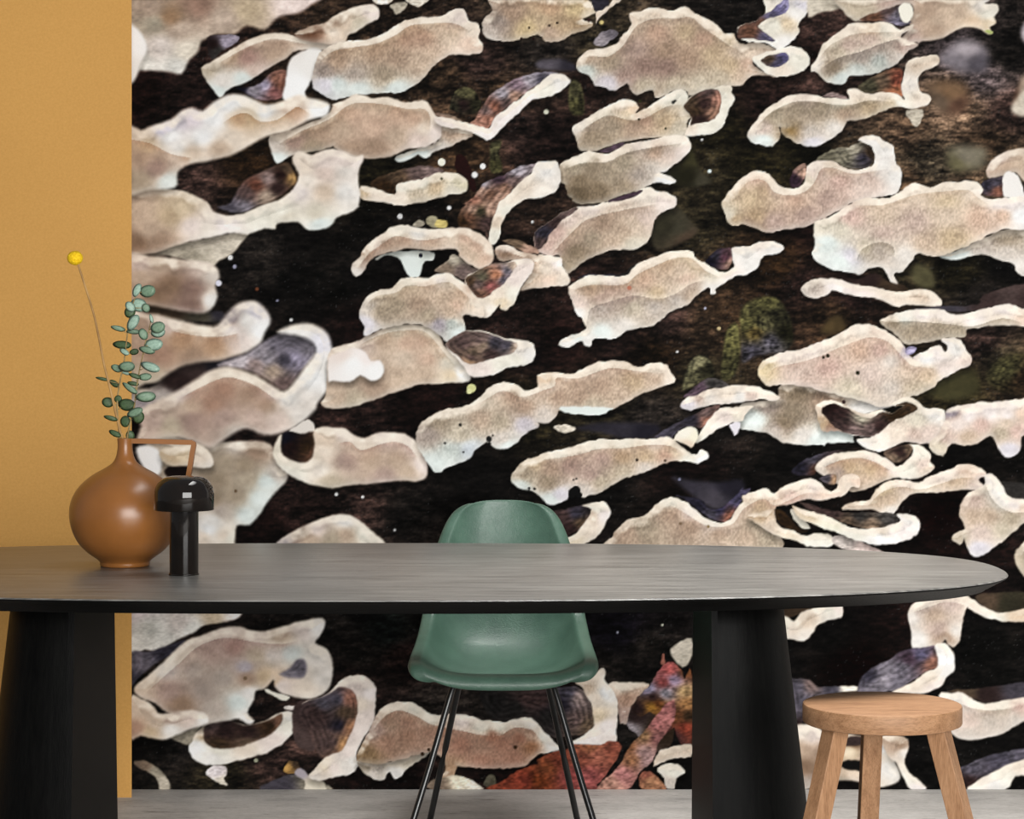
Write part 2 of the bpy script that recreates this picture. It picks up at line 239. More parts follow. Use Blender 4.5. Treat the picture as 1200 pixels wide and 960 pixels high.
U1|B1 540,955 600,950 680,910 720,870 780,835 850,840 900,870 960,855 C1 0,800 60,785 120,790 170,790 240,755 300,735 360,730 420,740 470,760 530,745 600,745 630,790 640,830 580,855 500,880 430,920 370,950 340,960 C2 120,0 90,30 50,60 0,60 B2 960,80 900,115 870,150 820,185 770,180 720,155 680,180 640,230 590,255 530,270 500,295 470,290 445,250 400,180 390,110 420,60 480,20|B1 700,910,ddc 780,850,fed 900,890,eed C1 40,810,eca 60,860,edc 250,775,edc 350,750,dcb 560,770,edc 620,820,edc B1 850,900,ba9 900,940,ba9 C1 100,900,ba9 300,850,ba9 200,900,ba9 450,820,cb9 550,830,cba 380,890,cba 250,940,bba B2 500,60,aa9 600,110,ccb 700,50,cba 450,120,aaa 560,200,cdd 480,260,dee 640,190,cde 800,140,ccc 820,170,dee 780,60,bba 900,70,ccd C2 30,20,ccc
P1|C2 75,85 100,70 150,72 180,90 160,105 110,105|130,90,ccb
W1|C2 110,-10 340,-10 330,10 280,28 210,25 140,15|200,5,dee
K.8|C1 180,345 240,325 330,328 400,325 435,290 460,275 470,290 430,330 350,345 260,340|300,330,334 430,300,222
U.7|C1 145,395 160,370 200,345 260,330 330,335 400,335 430,320 460,280 500,260 560,240 610,220 680,215 730,225 745,250 800,285 860,315 900,310 920,280 900,230 910,200 960,195 D1 40,190 80,175 150,175 190,190 190,215 140,235 100,240 70,295 20,330 -20,330 C1 890,360 840,390 835,415 810,415 800,390 740,430 700,470 640,490 590,530 540,570 460,580 400,600 350,630 300,625 265,625 250,665 220,660 200,640 150,670 100,655 130,620 200,600 225,580 210,540 180,510 160,460 150,420|C1 250,355,eed 350,350,edd 450,325,edc 550,265,edc 680,235,fec 740,275,edb 820,330,eed 900,330,edd D1 30,230,eee 150,200,eee 60,180,edd C1 250,400,ba9 350,400,baa 500,350,dba 600,300,cba 680,300,dcb 700,350,ecb 560,420,cb9 650,400,dcb 300,490,bbb 450,480,ccb 550,480,ccc 400,570,ddd 650,450,ccc 720,420,cba 200,460,dcc 190,510,eee 180,620,dee 150,645,eee 240,640,eee 300,600,dee 170,570,ba8 D1 40,280,eee C1 820,395,eee 420,430,baa 300,450,baa
K.8|C1 790,260 830,220 880,200 910,205 912,260 890,300 840,300 800,280|830,240,334 880,250,534 810,265,112 905,270,a87
P2|D0 310,80 320,-20 480,-20 470,30 430,50 370,55|340,40,ccb 400,20,bba
U1.5|D0 480,-20 470,50 510,90 550,100 640,70 740,20 790,20 800,60 780,110 790,130 740,180 700,240 800,200 830,205 E0 480,195 560,185 610,160 680,130 740,130 790,160 815,155 800,130 830,110 820,80 840,50 830,20 780,15 760,-20|D0 560,40,bba 700,0,baa 860,60,ba9 900,140,ba9 780,180,baa E0 560,100,cba 650,60,cba 720,110,eca 790,60,eed 770,30,ddd 800,120,dca
P1|E0 775,145 800,140 817,150 805,162|800,150,9b5
U.9|D0 325,310 350,270 370,220 410,180 450,150 500,115 540,105 600,110 660,100 700,115 740,140 790,115 800,130 740,175 830,205 780,240 760,260 720,300 660,330 600,350 540,350 500,360 480,390 440,395 390,380 350,340 325,335|500,140,edc 600,130,eca 420,200,ddc 350,290,ddd 680,140,eed 600,190,cbb 500,210,cbb 450,250,bba 560,270,bbb 420,310,887 470,370,dee 640,290,bcc 720,270,ccc 760,220,baa 540,330,cdd
K1|D0 540,95 620,60 700,35 740,30 740,70 790,105 740,120 700,110 640,100|620,80,643 720,70,667 690,50,544 730,100,88a
W1|D0 730,40 760,15 795,25 800,60 775,105 745,90|770,50,eed
U.9|D0 25,640 30,610 70,560 100,520 160,480 220,450 300,440 380,455 440,455 500,465 490,420 540,418 600,440 650,430 720,435 760,465 740,420 750,370 770,300 800,275 860,265 910,260 925,290 890,320 840,340 825,370 830,430 870,445 880,475 850,500 780,510 730,500 660,520 600,550 540,565 490,570 470,610 420,650 380,670 330,690 280,680 240,660 190,630 180,600 170,600 175,650 140,685 90,680 50,670|220,460,dcc 300,460,dcc 460,480,eed 540,435,edc 650,450,edc 740,480,eed 780,400,ddd 850,300,dcb 840,470,edc 250,520,aa9 350,530,aa9 480,530,ba9 600,500,cb9 160,550,bba 100,600,dcc 100,660,dee 320,620,ccc 330,670,dde 430,600,ddd 220,610,874 700,490,dca 210,590,aa9
K1|D0 590,370 680,330 740,320 755,350 745,400 750,455 710,435 640,430 600,440 540,415|660,380,654 730,380,843 600,400,443 735,430,a64
K.8|D0 370,455 410,430 450,440 495,462 440,460|420,445,877
P1|D0 770,520 840,515 845,550 820,590 790,575|810,545,bba
K1|D0 340,755 420,700 500,690 560,660 600,690 618,750 590,785 540,795 480,785 440,765|480,730,776 570,740,334 520,700,998 600,720,432 400,740,665
U.8|C0 865,950 890,910 D0 -20,850 20,820 70,803 120,815 165,865 210,885 260,880 290,850 300,790 330,760 390,750 440,762 470,785 540,795 600,780 620,740 610,690 570,670 540,655 580,635 630,635 670,665 710,690 715,750 745,805 740,870 720,905 640,920 560,940 500,960 D1 450,30 390,60 320,95 250,110 180,120 110,130 60,110 0,90 C1 930,100 890,80 870,20|D0 60,830,ecb 150,890,edc 250,900,edc 340,780,edd 420,790,dcb 560,810,edd 650,790,eee 660,700,eee 720,830,eee 300,850,ccb 100,900,cb9 60,940,cb9 450,850,dbb 600,860,dcc 400,930,baa 250,940,dba D1 300,50,baa 150,80,baa 60,50,ba8 30,90,a98 C1 900,50,ddc 930,70,ba8 D0 350,820,dcc
K.8|D0 225,830 250,790 290,770 300,800 285,850 260,880 225,870|245,840,323 285,810,a87
U1|E1 560,240 640,215 760,160 850,120 960,110 990,110 990,320 930,320 915,280 860,265 800,240 740,235 680,250 620,260|640,235,dee 760,200,bbb 880,150,aa9 880,230,ccc 940,290,ddd
U1.5|E0 780,800 810,750 860,715 910,702 990,705 990,860 960,850 920,810 870,820 800,840|850,740,dcc 930,760,cba 880,780,ba9
K1|E0 765,850 850,825 870,850 870,910 830,920 780,915 760,890|830,860,445 840,890,854 790,870,334
W1|E0 865,820 900,805 930,820 950,870 960,930 870,920|900,870,eee
P4|E0 900,510 920,430 950,360 990,350 990,530 930,540|960,460,ccb 905,440,643 930,520,ddc
P4|E0 945,150 960,110 990,90 990,220 955,190|970,150,aab
U.9|E0 130,960 220,930 330,930 400,880 450,855 520,880 580,855 680,850 740,850 765,890 755,920 820,935 900,925 1000,930 E1 1000,110 920,115 850,120 760,160 700,190 640,215 570,240 510,240 460,230 430,270 390,310 350,330 375,385 345,375 310,310 270,290 230,300 190,325 100,310 50,300 0,275 -35,235 -20,180 -25,120 -20,80 40,60 90,30|E0 300,945,edc 450,890,edc 600,880,edc 720,870,fed 850,950,fee 600,940,dca E1 150,60,dbb 300,60,dcb 450,80,cbb 600,50,dcb 750,60,dba 860,50,dba 940,50,fff 100,120,ddc 300,130,cbb 500,180,cba 620,160,cb9 40,180,dee 100,270,dee 270,210,bbb 400,240,ddd 220,200,ccb 340,350,ddd 150,240,dde 20,100,ddc 900,0,fee
P1.5|D1 470,340 540,350 620,320 680,360 760,380 760,410 620,385 520,370|600,350,322 680,380,432
U1|D1 275,400 290,370 340,350 420,345 470,355 540,375 620,385 700,405 760,405 830,395 900,410 930,440 935,470 900,480 840,475 780,470 720,480 680,460 620,440 540,430 470,415 420,400 400,420 340,440 300,435|320,400,bbb 300,390,ccc 430,370,fee 550,400,edd 700,430,edc 850,440,dcb 900,450,edc
P1.5|E1 430,490 560,475 740,470 760,430 860,390 990,375 990,480 870,470 720,500 560,500|600,480,445 780,450,433 900,420,544 960,440,433
U1|E1 280,545 330,520 400,500 480,490 560,490 640,515 720,500 800,480 870,465 930,480 990,500 990,570 900,565 800,570 720,580 690,590 680,620 600,625 530,640 440,655 400,650 370,620 320,580|400,520,dee 480,515,fee 600,520,fee 720,540,fee 860,490,fee 960,540,ecb 450,600,aa9 560,590,aa9 640,600,bba 330,560,998 850,540,edc
U1|D1 0,930 60,925 120,915 170,905 180,845 300,840 500,890 700,900 760,930 D2 560,30 520,130 520,155 400,155 385,175 370,165 300,170 240,165 180,150 120,115 60,100 0,95 C2 920,70 940,0|D1 250,880,887 400,920,a98 120,940,999 560,950,eee 650,920,eee D2 60,50,dee 200,60,887 150,100,bbb 280,120,ddd 350,150,dee 450,130,dee 230,20,998
U.9|D1 75,790 85,745 130,710 200,690 270,680 340,650 420,620 480,590 530,562 600,562 650,580 700,610 740,640 770,690 800,720 E1 440,715 480,690 560,660 590,690 600,660 570,630 620,622 660,635 690,680 715,720 710,750 660,770 610,800 560,825 540,850 480,885 430,900 D1 760,930 650,950 560,920 400,880 280,848 180,842 110,850|D1 110,760,dc9 200,710,edd 330,690,edd 450,640,edc 560,580,fed 640,600,fdc 720,660,edc 250,770,dcc 400,760,dbb 550,680,dba 650,680,dbb 700,730,ddd 780,770,dcb 600,800,dcc 300,830,cbb 500,860,ccb 700,860,ccc 800,860,bba 860,800,cba E1 500,720,fff 560,700,fee 640,680,eee 690,740,dcc 590,770,edd 500,800,dca 480,850,bba 430,760,edc 420,690,99c
K1|E1 405,690 420,668 455,670 450,690 425,705|430,685,99c
U.9|C1 665,945 700,900 780,870 860,850 960,845 D1 60,850 120,870 175,905 140,918 80,912 0,925 C1 930,930 850,935 780,945 720,965|700,930,ccd 800,900,ddd 900,880,edc 950,900,eee D1 100,890,edc 40,900,cbb C1 760,890,a99
K1|C1 680,900 740,850 800,815 860,820 900,850 800,865 730,895|760,860,545 820,840,444
U.9|D1 340,955 350,930 400,915 450,925 500,955 D2 560,20 650,0 700,20 760,-20 D1 700,940 740,905 800,905 850,950 D2 930,0 950,20 955,80 900,150 850,160 780,150 740,160 700,180 650,200 600,190 560,170 535,140 600,130 520,120 440,100 380,105 360,60 350,20|D2 365,0,dcb 370,70,ba8 420,90,976 560,150,eee 640,170,fed 740,110,edc 820,50,ddc 900,20,eee 870,110,dcc 800,120,cbb D1 800,920,ddc 400,925,ddc
K1|D1 370,955 400,935 440,935 490,955 D2 540,30 600,40 660,10 700,20 760,-20 D1 720,940 760,925 800,935 820,960 D2 760,30 700,60 640,110 600,130 540,120 470,105 420,70 380,30|D2 480,80,433 600,90,655 450,20,322 560,40,998 720,20,321 640,80,322 520,95,766 D1 420,950,211 760,945,432
U1.2|E1 600,960 680,935 780,925 860,920 940,910 990,915 E2 990,100 950,130 940,190 900,225 860,210 830,160 800,125 740,160 680,170 620,160 580,220 520,190 520,150 560,110 590,50|E1 800,940,fee 900,935,fee E2 700,30,fee 650,70,edd 880,30,fee 800,20,fee 950,20,ecb 760,70,dbb 880,60,dcb 600,130,cbb 700,130,cba 850,110,bba 890,190,dde 930,100,dbb 560,180,ccb 620,10,889
K1|D2 230,290 280,240 340,215 400,195 480,190 420,215 370,250 340,300 280,310|330,230,445 360,280,532 270,270,223
U1.1|D2 340,270 380,230 440,205 520,195 580,195 640,210 690,240 730,265 780,230 800,190 760,170 820,165 870,190 885,220 880,245 900,270 880,295 820,320 760,325 720,320 640,345 560,380 500,380 420,330 360,300|400,240,ccc 500,210,ddc 620,220,edd 700,270,edd 840,200,eed 850,260,dcc 780,280,eed 870,280,dcb 500,270,cb9 600,280,cb9 650,310,cba 450,290,aaa 560,340,cba
K1.2|D2 660,200 720,170 780,165 800,190 770,230 720,250 690,235|740,200,322 780,190,654 710,230,765
U1.1|E2 110,470 140,440 200,430 240,420 280,360 340,330 420,335 470,345 520,310 600,285 660,260 720,260 775,285 780,310 750,330 770,360 740,380 680,375 600,385 500,390 430,400 380,440 350,490 300,490 240,470|300,370,dca 400,360,dcc 480,360,fed 600,310,edd 700,290,ecb 740,350,dcc 640,350,cba 330,430,cba 340,470,ddd 200,450,cba 260,450,cba
K1|C2 40,490 120,470 200,450 250,440 245,500 200,560 130,600 90,640 60,560|120,500,433 180,490,334 200,530,543 100,560,322 150,560,322
U1|C2 210,450 270,435 310,432 335,460 343,490 320,530 300,570 260,610 200,640 100,660 105,620 180,580 230,520 250,470|280,460,eed 310,500,fee 240,570,edc 160,620,edb 250,500,cba
K.9|C2 545,130 600,90 700,40 780,0 850,-25 840,20 780,80 740,85 700,80 650,110 620,140|620,110,445 720,50,334 790,20,655 800,50,965
U.9|C2 735,160 755,120 800,50 850,0 C1 860,955 D1 0,945 50,945 D2 20,10 0,50 C2 920,60 870,80 820,110 780,140|C2 770,130,eed 820,80,fed 880,40,edd 950,20,ddc D2 10,20,edc
W1|C2 900,70 945,60 950,90 925,125 912,100|930,85,dde
U.9|B2 835,330 850,290 900,240 960,220 C2 20,205 100,190 200,160 280,140 350,140 430,138 520,140 600,130 640,145 690,185 740,215 760,190 790,195 803,215 790,240 740,250 680,240 600,250 560,265 500,295 420,320 360,350 300,385 250,400 210,410 190,375 165,365 145,380 140,420 100,440 60,445 20,420 B2 960,400 930,380 870,365|C2 100,210,eed 280,160,eed 400,155,eed 550,155,fed 650,190,edb 760,230,fff 720,235,eed 60,280,ba9 150,260,a99 50,340,998 110,400,dde 60,430,dee 300,230,baa 400,220,ba8 500,220,cb9 600,220,ca9 220,380,ccc 300,340,bba 400,290,bba 500,270,ccc 250,300,baa B2 900,300,aa9 880,360,cdd 940,250,cb9
W.9|C2 640,140 660,100 700,82 740,85 755,120 740,160 720,180 700,165|690,110,eed 735,130,eec 705,165,dcb
K1|C2 640,400 760,420 800,460 860,460 920,410 960,370 D2 0,380 40,370 20,405 C2 930,470 890,525 840,520 790,500 740,460 690,425|850,470,335 760,440,223 930,420,446 900,500,854 820,490,445
U.9|C2 350,600 380,550 430,515 500,500 550,450 600,415 640,410 690,430 740,470 790,510 840,530 890,525 920,490 960,430 D2 0,405 50,385 110,370 150,390 200,360 260,335 320,325 370,345 400,380 440,370 460,320 500,300 540,310 555,340 545,365 510,360 480,400 420,415 360,425 300,420 240,440 190,450 150,470 170,560 180,660 0,660 C2 960,660 340,660|C2 620,430,eed 720,480,fee 830,535,eee 900,515,edc 950,460,edc D2 30,430,dcb 90,390,fed 150,420,dba 270,360,edc 340,350,edd 400,400,ecb 480,350,edc 540,340,ecb 80,450,cb9 C2 500,560,aa9 620,500,ba9 700,560,ba9 850,590,cba 420,580,ba9 D2 60,540,bba 120,590,bba 20,600,cba 230,410,dbb
K.8|D2 360,325 400,305 440,310 430,350 390,345|400,325,445 430,330,a86
K1|D2 150,470 200,480 250,540 310,565 280,580 220,560 170,530|200,520,321
W1|D2 220,470 250,470 310,540 315,560 280,555 240,510|270,520,eed
U1|D2 20,500 80,480 140,470 150,510 180,550 240,570 290,590 350,580 400,585 430,610 420,635 370,645 300,640 240,610 180,600 120,570 60,530|80,500,ba8 130,540,dcb 220,590,edb 340,615,eed 400,610,eed
P1.2|D2 430,590 520,600 620,650 660,670 520,670 430,630|480,610,bbb 580,650,dcc
K1|D2 260,430 400,470 500,480 600,480 700,485 740,500 720,540 660,560 580,560 500,540 420,510 350,490|420,480,433 550,500,333 680,500,444 600,545,765 500,530,654
U1|D2 230,450 280,470 360,490 420,510 480,540 560,560 640,555 700,540 740,520 720,490 780,490 820,510 835,550 810,590 760,615 690,630 620,635 560,620 500,600 420,570 340,540 270,510|300,490,dca 420,540,eec 520,580,eed 640,600,fff 780,560,fee 790,520,eee 720,580,fee 650,570,edc
P1.2|E2 850,340 920,340 990,360 990,430 920,420 870,400|920,380,333
U1.2|E2 655,490 670,430 700,390 760,360 780,340 775,310 800,300 830,320 860,360 880,400 920,420 990,430 990,500 950,540 920,570 880,600 830,640 790,670 750,690 710,680 690,640 680,600 660,635 620,610 640,575 680,560 670,520|800,330,ddd 830,390,eee 860,440,eee 920,450,fee 960,460,ecb 730,430,cbb 720,500,cba 800,500,cba 760,580,dcc 750,650,dde 860,560,ccb 650,605,bba 900,510,bba
U1.5|E2 915,680 940,640 990,610 990,790 950,770 925,730|960,700,bba
P2|A3 10,40 560,40 540,70 510,100 440,120 360,130 320,160 280,180 230,200 170,240 130,255 80,245 10,260|100,150,bcc 250,120,ccc 400,90,cb9 500,80,eee 150,220,dee 60,230,dee 300,150,dee 30,60,dde
K2|A3 10,260 100,255 200,220 270,200 220,260 130,310 50,380 10,420|80,320,667 180,260,334 30,390,445
U1.5|A3 285,700 300,650 340,615 370,590 430,570 560,600 640,580 700,545 750,535 800,555 805,590 770,640 720,690 650,730 580,750 500,770 440,785 370,785 310,760 290,730|320,700,fff 350,640,cb9 400,750,eee 550,720,edc 680,680,edd 760,600,eed 780,570,eee 420,720,eed
K1.8|A3 355,660 360,610 400,585 470,575 540,600 600,595 670,570 720,545 718,590 670,640 600,675 510,705 430,710 380,695|450,630,322 560,640,322 670,600,321 400,600,544 430,690,432 690,590,754 560,680,654
U2.2|A3 30,440 40,410 90,370 160,310 220,250 280,200 340,180 420,150 500,135 560,150 620,160 700,145 780,120 850,105 910,100 925,130 900,180 880,215 930,240 955,290 960,350 950,410 920,450 860,475 790,470 720,450 690,420 680,390 640,430 600,440 590,480 560,540 590,580 560,595 520,570 460,580 390,590 330,600 260,560 180,540 130,500 60,470|80,410,dcb 180,340,eee 250,270,edc 350,190,dcc 470,160,dcc 600,190,dcc 720,190,cba 820,150,edd 890,140,eee 400,260,baa 500,230,b99 300,340,bbb 200,440,baa 350,440,aaa 450,380,bbb 550,330,bbc 560,380,a98 640,370,cb9 250,500,987 400,520,bbb 520,490,dee 570,450,eee 680,270,ddd 760,260,dee 900,280,ddd 920,380,ddd 830,440,edc 720,410,edd 690,390,eca 570,570,eee 600,270,bba
K2.5|A3 710,360 760,330 790,295 825,290 840,330 825,375 780,380 740,375|800,330,667 750,360,778
W1|A3 640,430 700,450 760,465 740,485 700,470 660,450|700,460,eed
P1|A3 735,515 800,510 790,528 745,525|770,518,eee
P1.5|A3 200,650 300,620 340,600 310,650 290,690 240,680|260,650,998
U2.2|A3 10,470 60,475 110,500 140,540 180,545 240,535 300,530 360,545 380,580 350,600 290,620 230,645 180,665 130,665 60,650 10,660|60,520,dcb 40,620,b98 130,580,dcb 200,620,eee 300,570,dcc 350,570,eee 200,560,a99 100,640,cb9
P1|A3 365,820 400,790 455,795 460,830 450,850 465,880 430,870 390,850|420,820,dde 440,860,ccb
P1.5|A3 30,770 90,770 150,810 190,860 195,910 150,910 140,860 100,820 50,800|170,870,bba 80,790,765 130,820,998
P1.5|A3 780,510 850,480 910,560 900,650 870,720 800,700 770,620|840,580,433 800,650,544
P1.2|A3 620,905 700,850 780,830 860,850 920,870 940,910|720,880,445 860,860,998
P1|A3 730,810 760,770 800,775 800,820 750,825|750,800,b83 785,785,432
W1.5|A3 780,830 810,800 860,850 910,860 930,910 830,910 830,860|870,880,ddc 810,820,aab
U1.2|A3 820,500 900,470 960,430 B3 40,385 100,365 150,370 190,405 203,440 200,520 190,590 150,650 130,690 110,740 120,790 80,830 20,840 -20,850 A3 900,860 860,850 850,830 900,780 920,740 910,650 880,560|B3 120,420,edd 170,450,fee 170,560,edd 120,640,edd 130,500,edc 80,730,edd 60,790,ddd 0,800,edd A3 920,790,edb 880,830,ccc B3 100,770,eee
K1.5|A3 820,500 900,470 960,440 B3 30,420 70,425 110,460 115,540 100,600 70,670 40,720 0,735 A3 900,750 850,640 800,560|B3 20,480,445 30,600,223 80,480,965 80,610,a75 0,680,544 50,690,b85 A3 900,560,433 870,540,433 930,680,544 920,500,556 B3 60,540,543
U1|B3 120,770 200,775 260,770 330,755 400,735 450,720 450,740 400,770 340,810 320,840 290,855 270,820 250,830 240,855 200,860 160,830 130,800|200,820,ccc 350,770,ccb 150,790,aa9 300,830,eee 420,735,ddc
U1|B3 115,765 130,700 170,630 200,560 230,520 270,495 330,490 390,500 440,540 490,555 560,545 640,555 700,575 760,580 820,560 880,558 940,565 C3 0,590 20,600 50,640 80,680 105,700 95,715 40,730 0,740 B3 900,790 840,800 760,805 680,800 600,795 580,800 560,850 510,850 530,790 480,725 440,730 370,745 300,765 230,780|280,510,edc 380,525,eed 460,570,eed 600,585,edd 700,610,eed 780,610,eed 860,580,fed 930,600,eee C3 30,650,ffe 70,690,eee B3 270,590,a98 250,680,a87 350,650,a87 440,640,b98 600,690,b87 700,700,b98 800,690,b87 880,660,a76 850,760,b87 C3 -30,700,a75 B3 920,640,cba 200,620,baa 560,800,b97 160,740,875 520,640,b98 700,770,b87 750,650,a76 350,590,b98
P1|B3 500,850 560,835 620,845 670,870 705,905 520,910 440,895 460,860|600,855,eec 500,880,876 680,890,eed
P1|B3 705,880 730,830 760,840 760,890|735,860,776 740,862,332
K1|C3 -260,420 110,420 180,415 230,450 260,520 270,590 230,640 160,650 80,660 30,630 0,590 -60,560 -200,580|140,450,445 200,470,988 230,600,654 60,560,222 20,480,433 180,580,655 -50,480,433 -100,520,222 -200,500,222 100,500,223
U.9|C3 335,410 420,400 520,405 510,440 470,490 440,530 440,580 390,590 370,500|400,420,edc 420,480,b98 410,550,a99
U1|C3 180,400 250,380 300,335 315,350 310,385 345,430 370,480 375,560 370,620 365,690 300,695 240,690 180,690 150,680 220,645 265,600 250,500 210,430|320,450,fff 320,600,fee 285,560,dca 270,470,edc 240,660,fee 230,430,cba
L1|B3 740,905 780,870 840,830 900,800 960,780 C3 0,760 60,730 130,715 170,690 240,690 300,690 330,675 380,680 390,710 370,760 330,820 280,880 260,910|C3 50,800,953 -50,860,943 200,760,954 280,740,a65 350,710,954 150,830,a55 230,840,b66 0,860,842 100,770,843 250,700,b75
P1|C3 430,530 470,470 520,420 560,360 600,420 640,600 620,700 540,720 460,640 420,600|460,560,322 520,480,432 560,620,321 430,620,99a
L.8|C3 440,530 470,470 520,420 560,360 590,315 630,305 670,340 690,380 720,340 720,720 660,670 640,610 600,640 560,560 520,540 480,560|620,340,c66 640,390,a9b 520,430,99b 470,520,322 560,500,742 690,440,ca7 700,500,b85 690,610,943 640,650,533 600,450,aab 700,350,853 540,470,322 660,560,853 700,560,432 590,400,a55 540,510,b83
L1|C3 270,910 340,830 400,760 430,700 480,650 520,600 560,550 600,500 640,480 650,520 640,570 600,640 560,690 550,740 530,780 490,810 460,850 420,905|400,830,c88 340,870,c98 500,730,b99 560,600,b77 600,530,b77 500,650,975 520,770,b99 440,760,a75 560,660,966 420,700,964
P.8|C3 578,315 583,275 592,265 598,310|588,290,b65
P1.5|C3 620,250 650,220 720,195 720,290 680,330 640,290|680,260,ccb
U1|C3 540,790 560,740 600,710 720,690 720,750 650,755 600,770 560,790|640,730,dcb
U1|C3 560,800 620,775 670,790 690,825 650,850 640,895 600,890 590,850|640,820,eed 620,870,ccc
L1|C3 480,830 520,815 570,850 600,900 490,900|530,860,b86 510,830,a65
P1.5|D3 150,35 360,25 300,60 240,90 170,90|220,50,432
U1.5|D3 150,100 200,90 240,110 280,70 340,50 400,20 460,20 470,60 460,95 400,110 350,135 330,170 290,205 240,200 170,180|200,120,eed 300,110,dcb 420,60,eed 290,180,fed 440,50,edd 240,150,edc
K1.5|D3 200,400 240,380 310,385 350,420 400,420 520,415 550,435 480,445 380,460 320,520 280,590 230,610|260,420,556 320,410,766 280,490,556 230,560,556 420,430,445 500,425,eed 250,590,322
U2|D3 230,620 280,595 340,600 380,630 420,640 480,640 560,650 680,660 690,720 730,800 740,850 700,880 640,890 560,870 460,860 330,890 260,895 240,700|290,630,fed 280,720,ba9 290,800,876 330,650,edd 500,720,edb 520,680,543 520,840,dcb 690,800,eee 670,700,fff 480,870,998 300,870,aaa 400,720,987 600,740,cba
P1.5|D3 460,790 480,765 560,765 620,780 600,820 540,815 490,810|520,790,111
P1.5|D3 430,690 480,660 560,655 620,680 560,690 480,700|520,675,433
U1.5|E3 290,650 400,655 420,700 400,760 420,820 480,870 500,900 430,900 390,840 360,780 320,740|380,690,987 400,730,ddd 440,850,eed 340,690,ba9 460,890,fee
P1.5|E3 730,0 800,-20 990,-20 990,60 860,75 800,70|880,30,332 800,20,543
U1.3|E3 415,80 430,40 470,15 560,-18 650,-25 720,10 780,50 860,75 990,50 990,110 920,115 850,110 780,95 710,60 690,50 670,130 660,200 630,235 600,220 590,200 560,230 500,240 440,240 430,160|430,100,ddd 460,200,eee 540,80,cba 560,150,cbb 640,160,ddd 620,30,dcc 720,40,edc 820,90,eed 930,80,eca 590,190,a98 500,30,ccc
K1.5|E3 180,430 200,370 250,330 330,290 380,255 440,240 500,235 545,225 560,280 555,330 500,350 440,390 350,440 200,445|240,370,334 320,340,778 420,290,434 480,270,557 370,400,667 530,310,965 390,330,667 270,420,778 300,390,889
U1.5|E3 330,455 390,420 450,390 500,350 550,330 556,280 540,225 590,215 625,255 635,300 635,340 600,370 580,410 550,430 490,450 400,455|440,420,edc 520,380,edc 590,300,fff 580,260,eee 540,420,edd 600,350,eee
P1.5|E3 600,440 720,430 800,420 990,400 990,470 840,490 780,495 720,475|780,450,322 920,430,445 700,440,543
U1.5|E3 560,460 620,450 670,445 720,480 780,500 840,490 900,480 960,470 990,460 990,560 940,590 860,640 780,660 700,670 640,655 600,600|650,465,eee 720,500,fee 850,500,eed 940,500,dbb 700,580,dcc 800,580,ccc 700,640,ccc 900,580,ccc
K1.5|E3 640,820 700,780 800,740 900,720 990,710 990,770 900,790 820,820 760,870 690,900|720,800,556 850,760,445 700,870,322 930,740,556
U1.5|E3 690,905 760,850 830,810 900,780 960,760 990,750 990,830 920,840 870,905|760,870,fed 850,830,eed 950,790,edc 820,880,eee
"""
DOTS = """
B0 510,760,17,eed 703,780,13,eee 665,820,13,eee 510,838,6,443 920,130,6,211 885,180,6,211 940,182,6,211
C0 55,120,6,211 92,108,6,211 240,95,9,322 480,475,7,332 475,560,6,332 635,480,8,333 645,473,6,222 600,603,6,443 806,803,8,dee 40,525,10,ccb 770,655,5,ddd 300,105,9,cb8
D1 540,788,10,221 475,925,9,322 400,708,9,221 380,715,7,221
B1 412,238,10,112 545,15,9,eee 650,860,20,cc9 640,875,12,dda 315,55,12,ccc 935,80,6,ccc
B2 598,72,8,222 526,158,6,222 732,138,14,222 612,200,5,333 750,122,5,222 735,160,8,111 920,370,7,222 945,372,7,222 17,398,7,ddd 140,410,6,eee 290,565,5,ccc
C2 465,236,7,211 598,240,6,321 180,380,22,111 195,400,14,111 160,400,16,111 168,330,5,333 182,325,5,333 665,328,6,778 670,535,7,765 800,548,7,875
B3 855,703,9,321 420,735,9,321 450,715,8,321
A1 480,248,11,ddd 500,290,8,99a 425,368,13,dde 765,540,7,ccc 700,450,5,889 605,395,8,643
A2 505,382,7,654
C1 430,390,10,a76 655,690,5,eee 735,400,0,111 785,485,5,aab 850,580,8,ba8
C3 585,130,5,ccb 375,165,4,aab
A3 550,380,9,765 600,765,9,998
"""

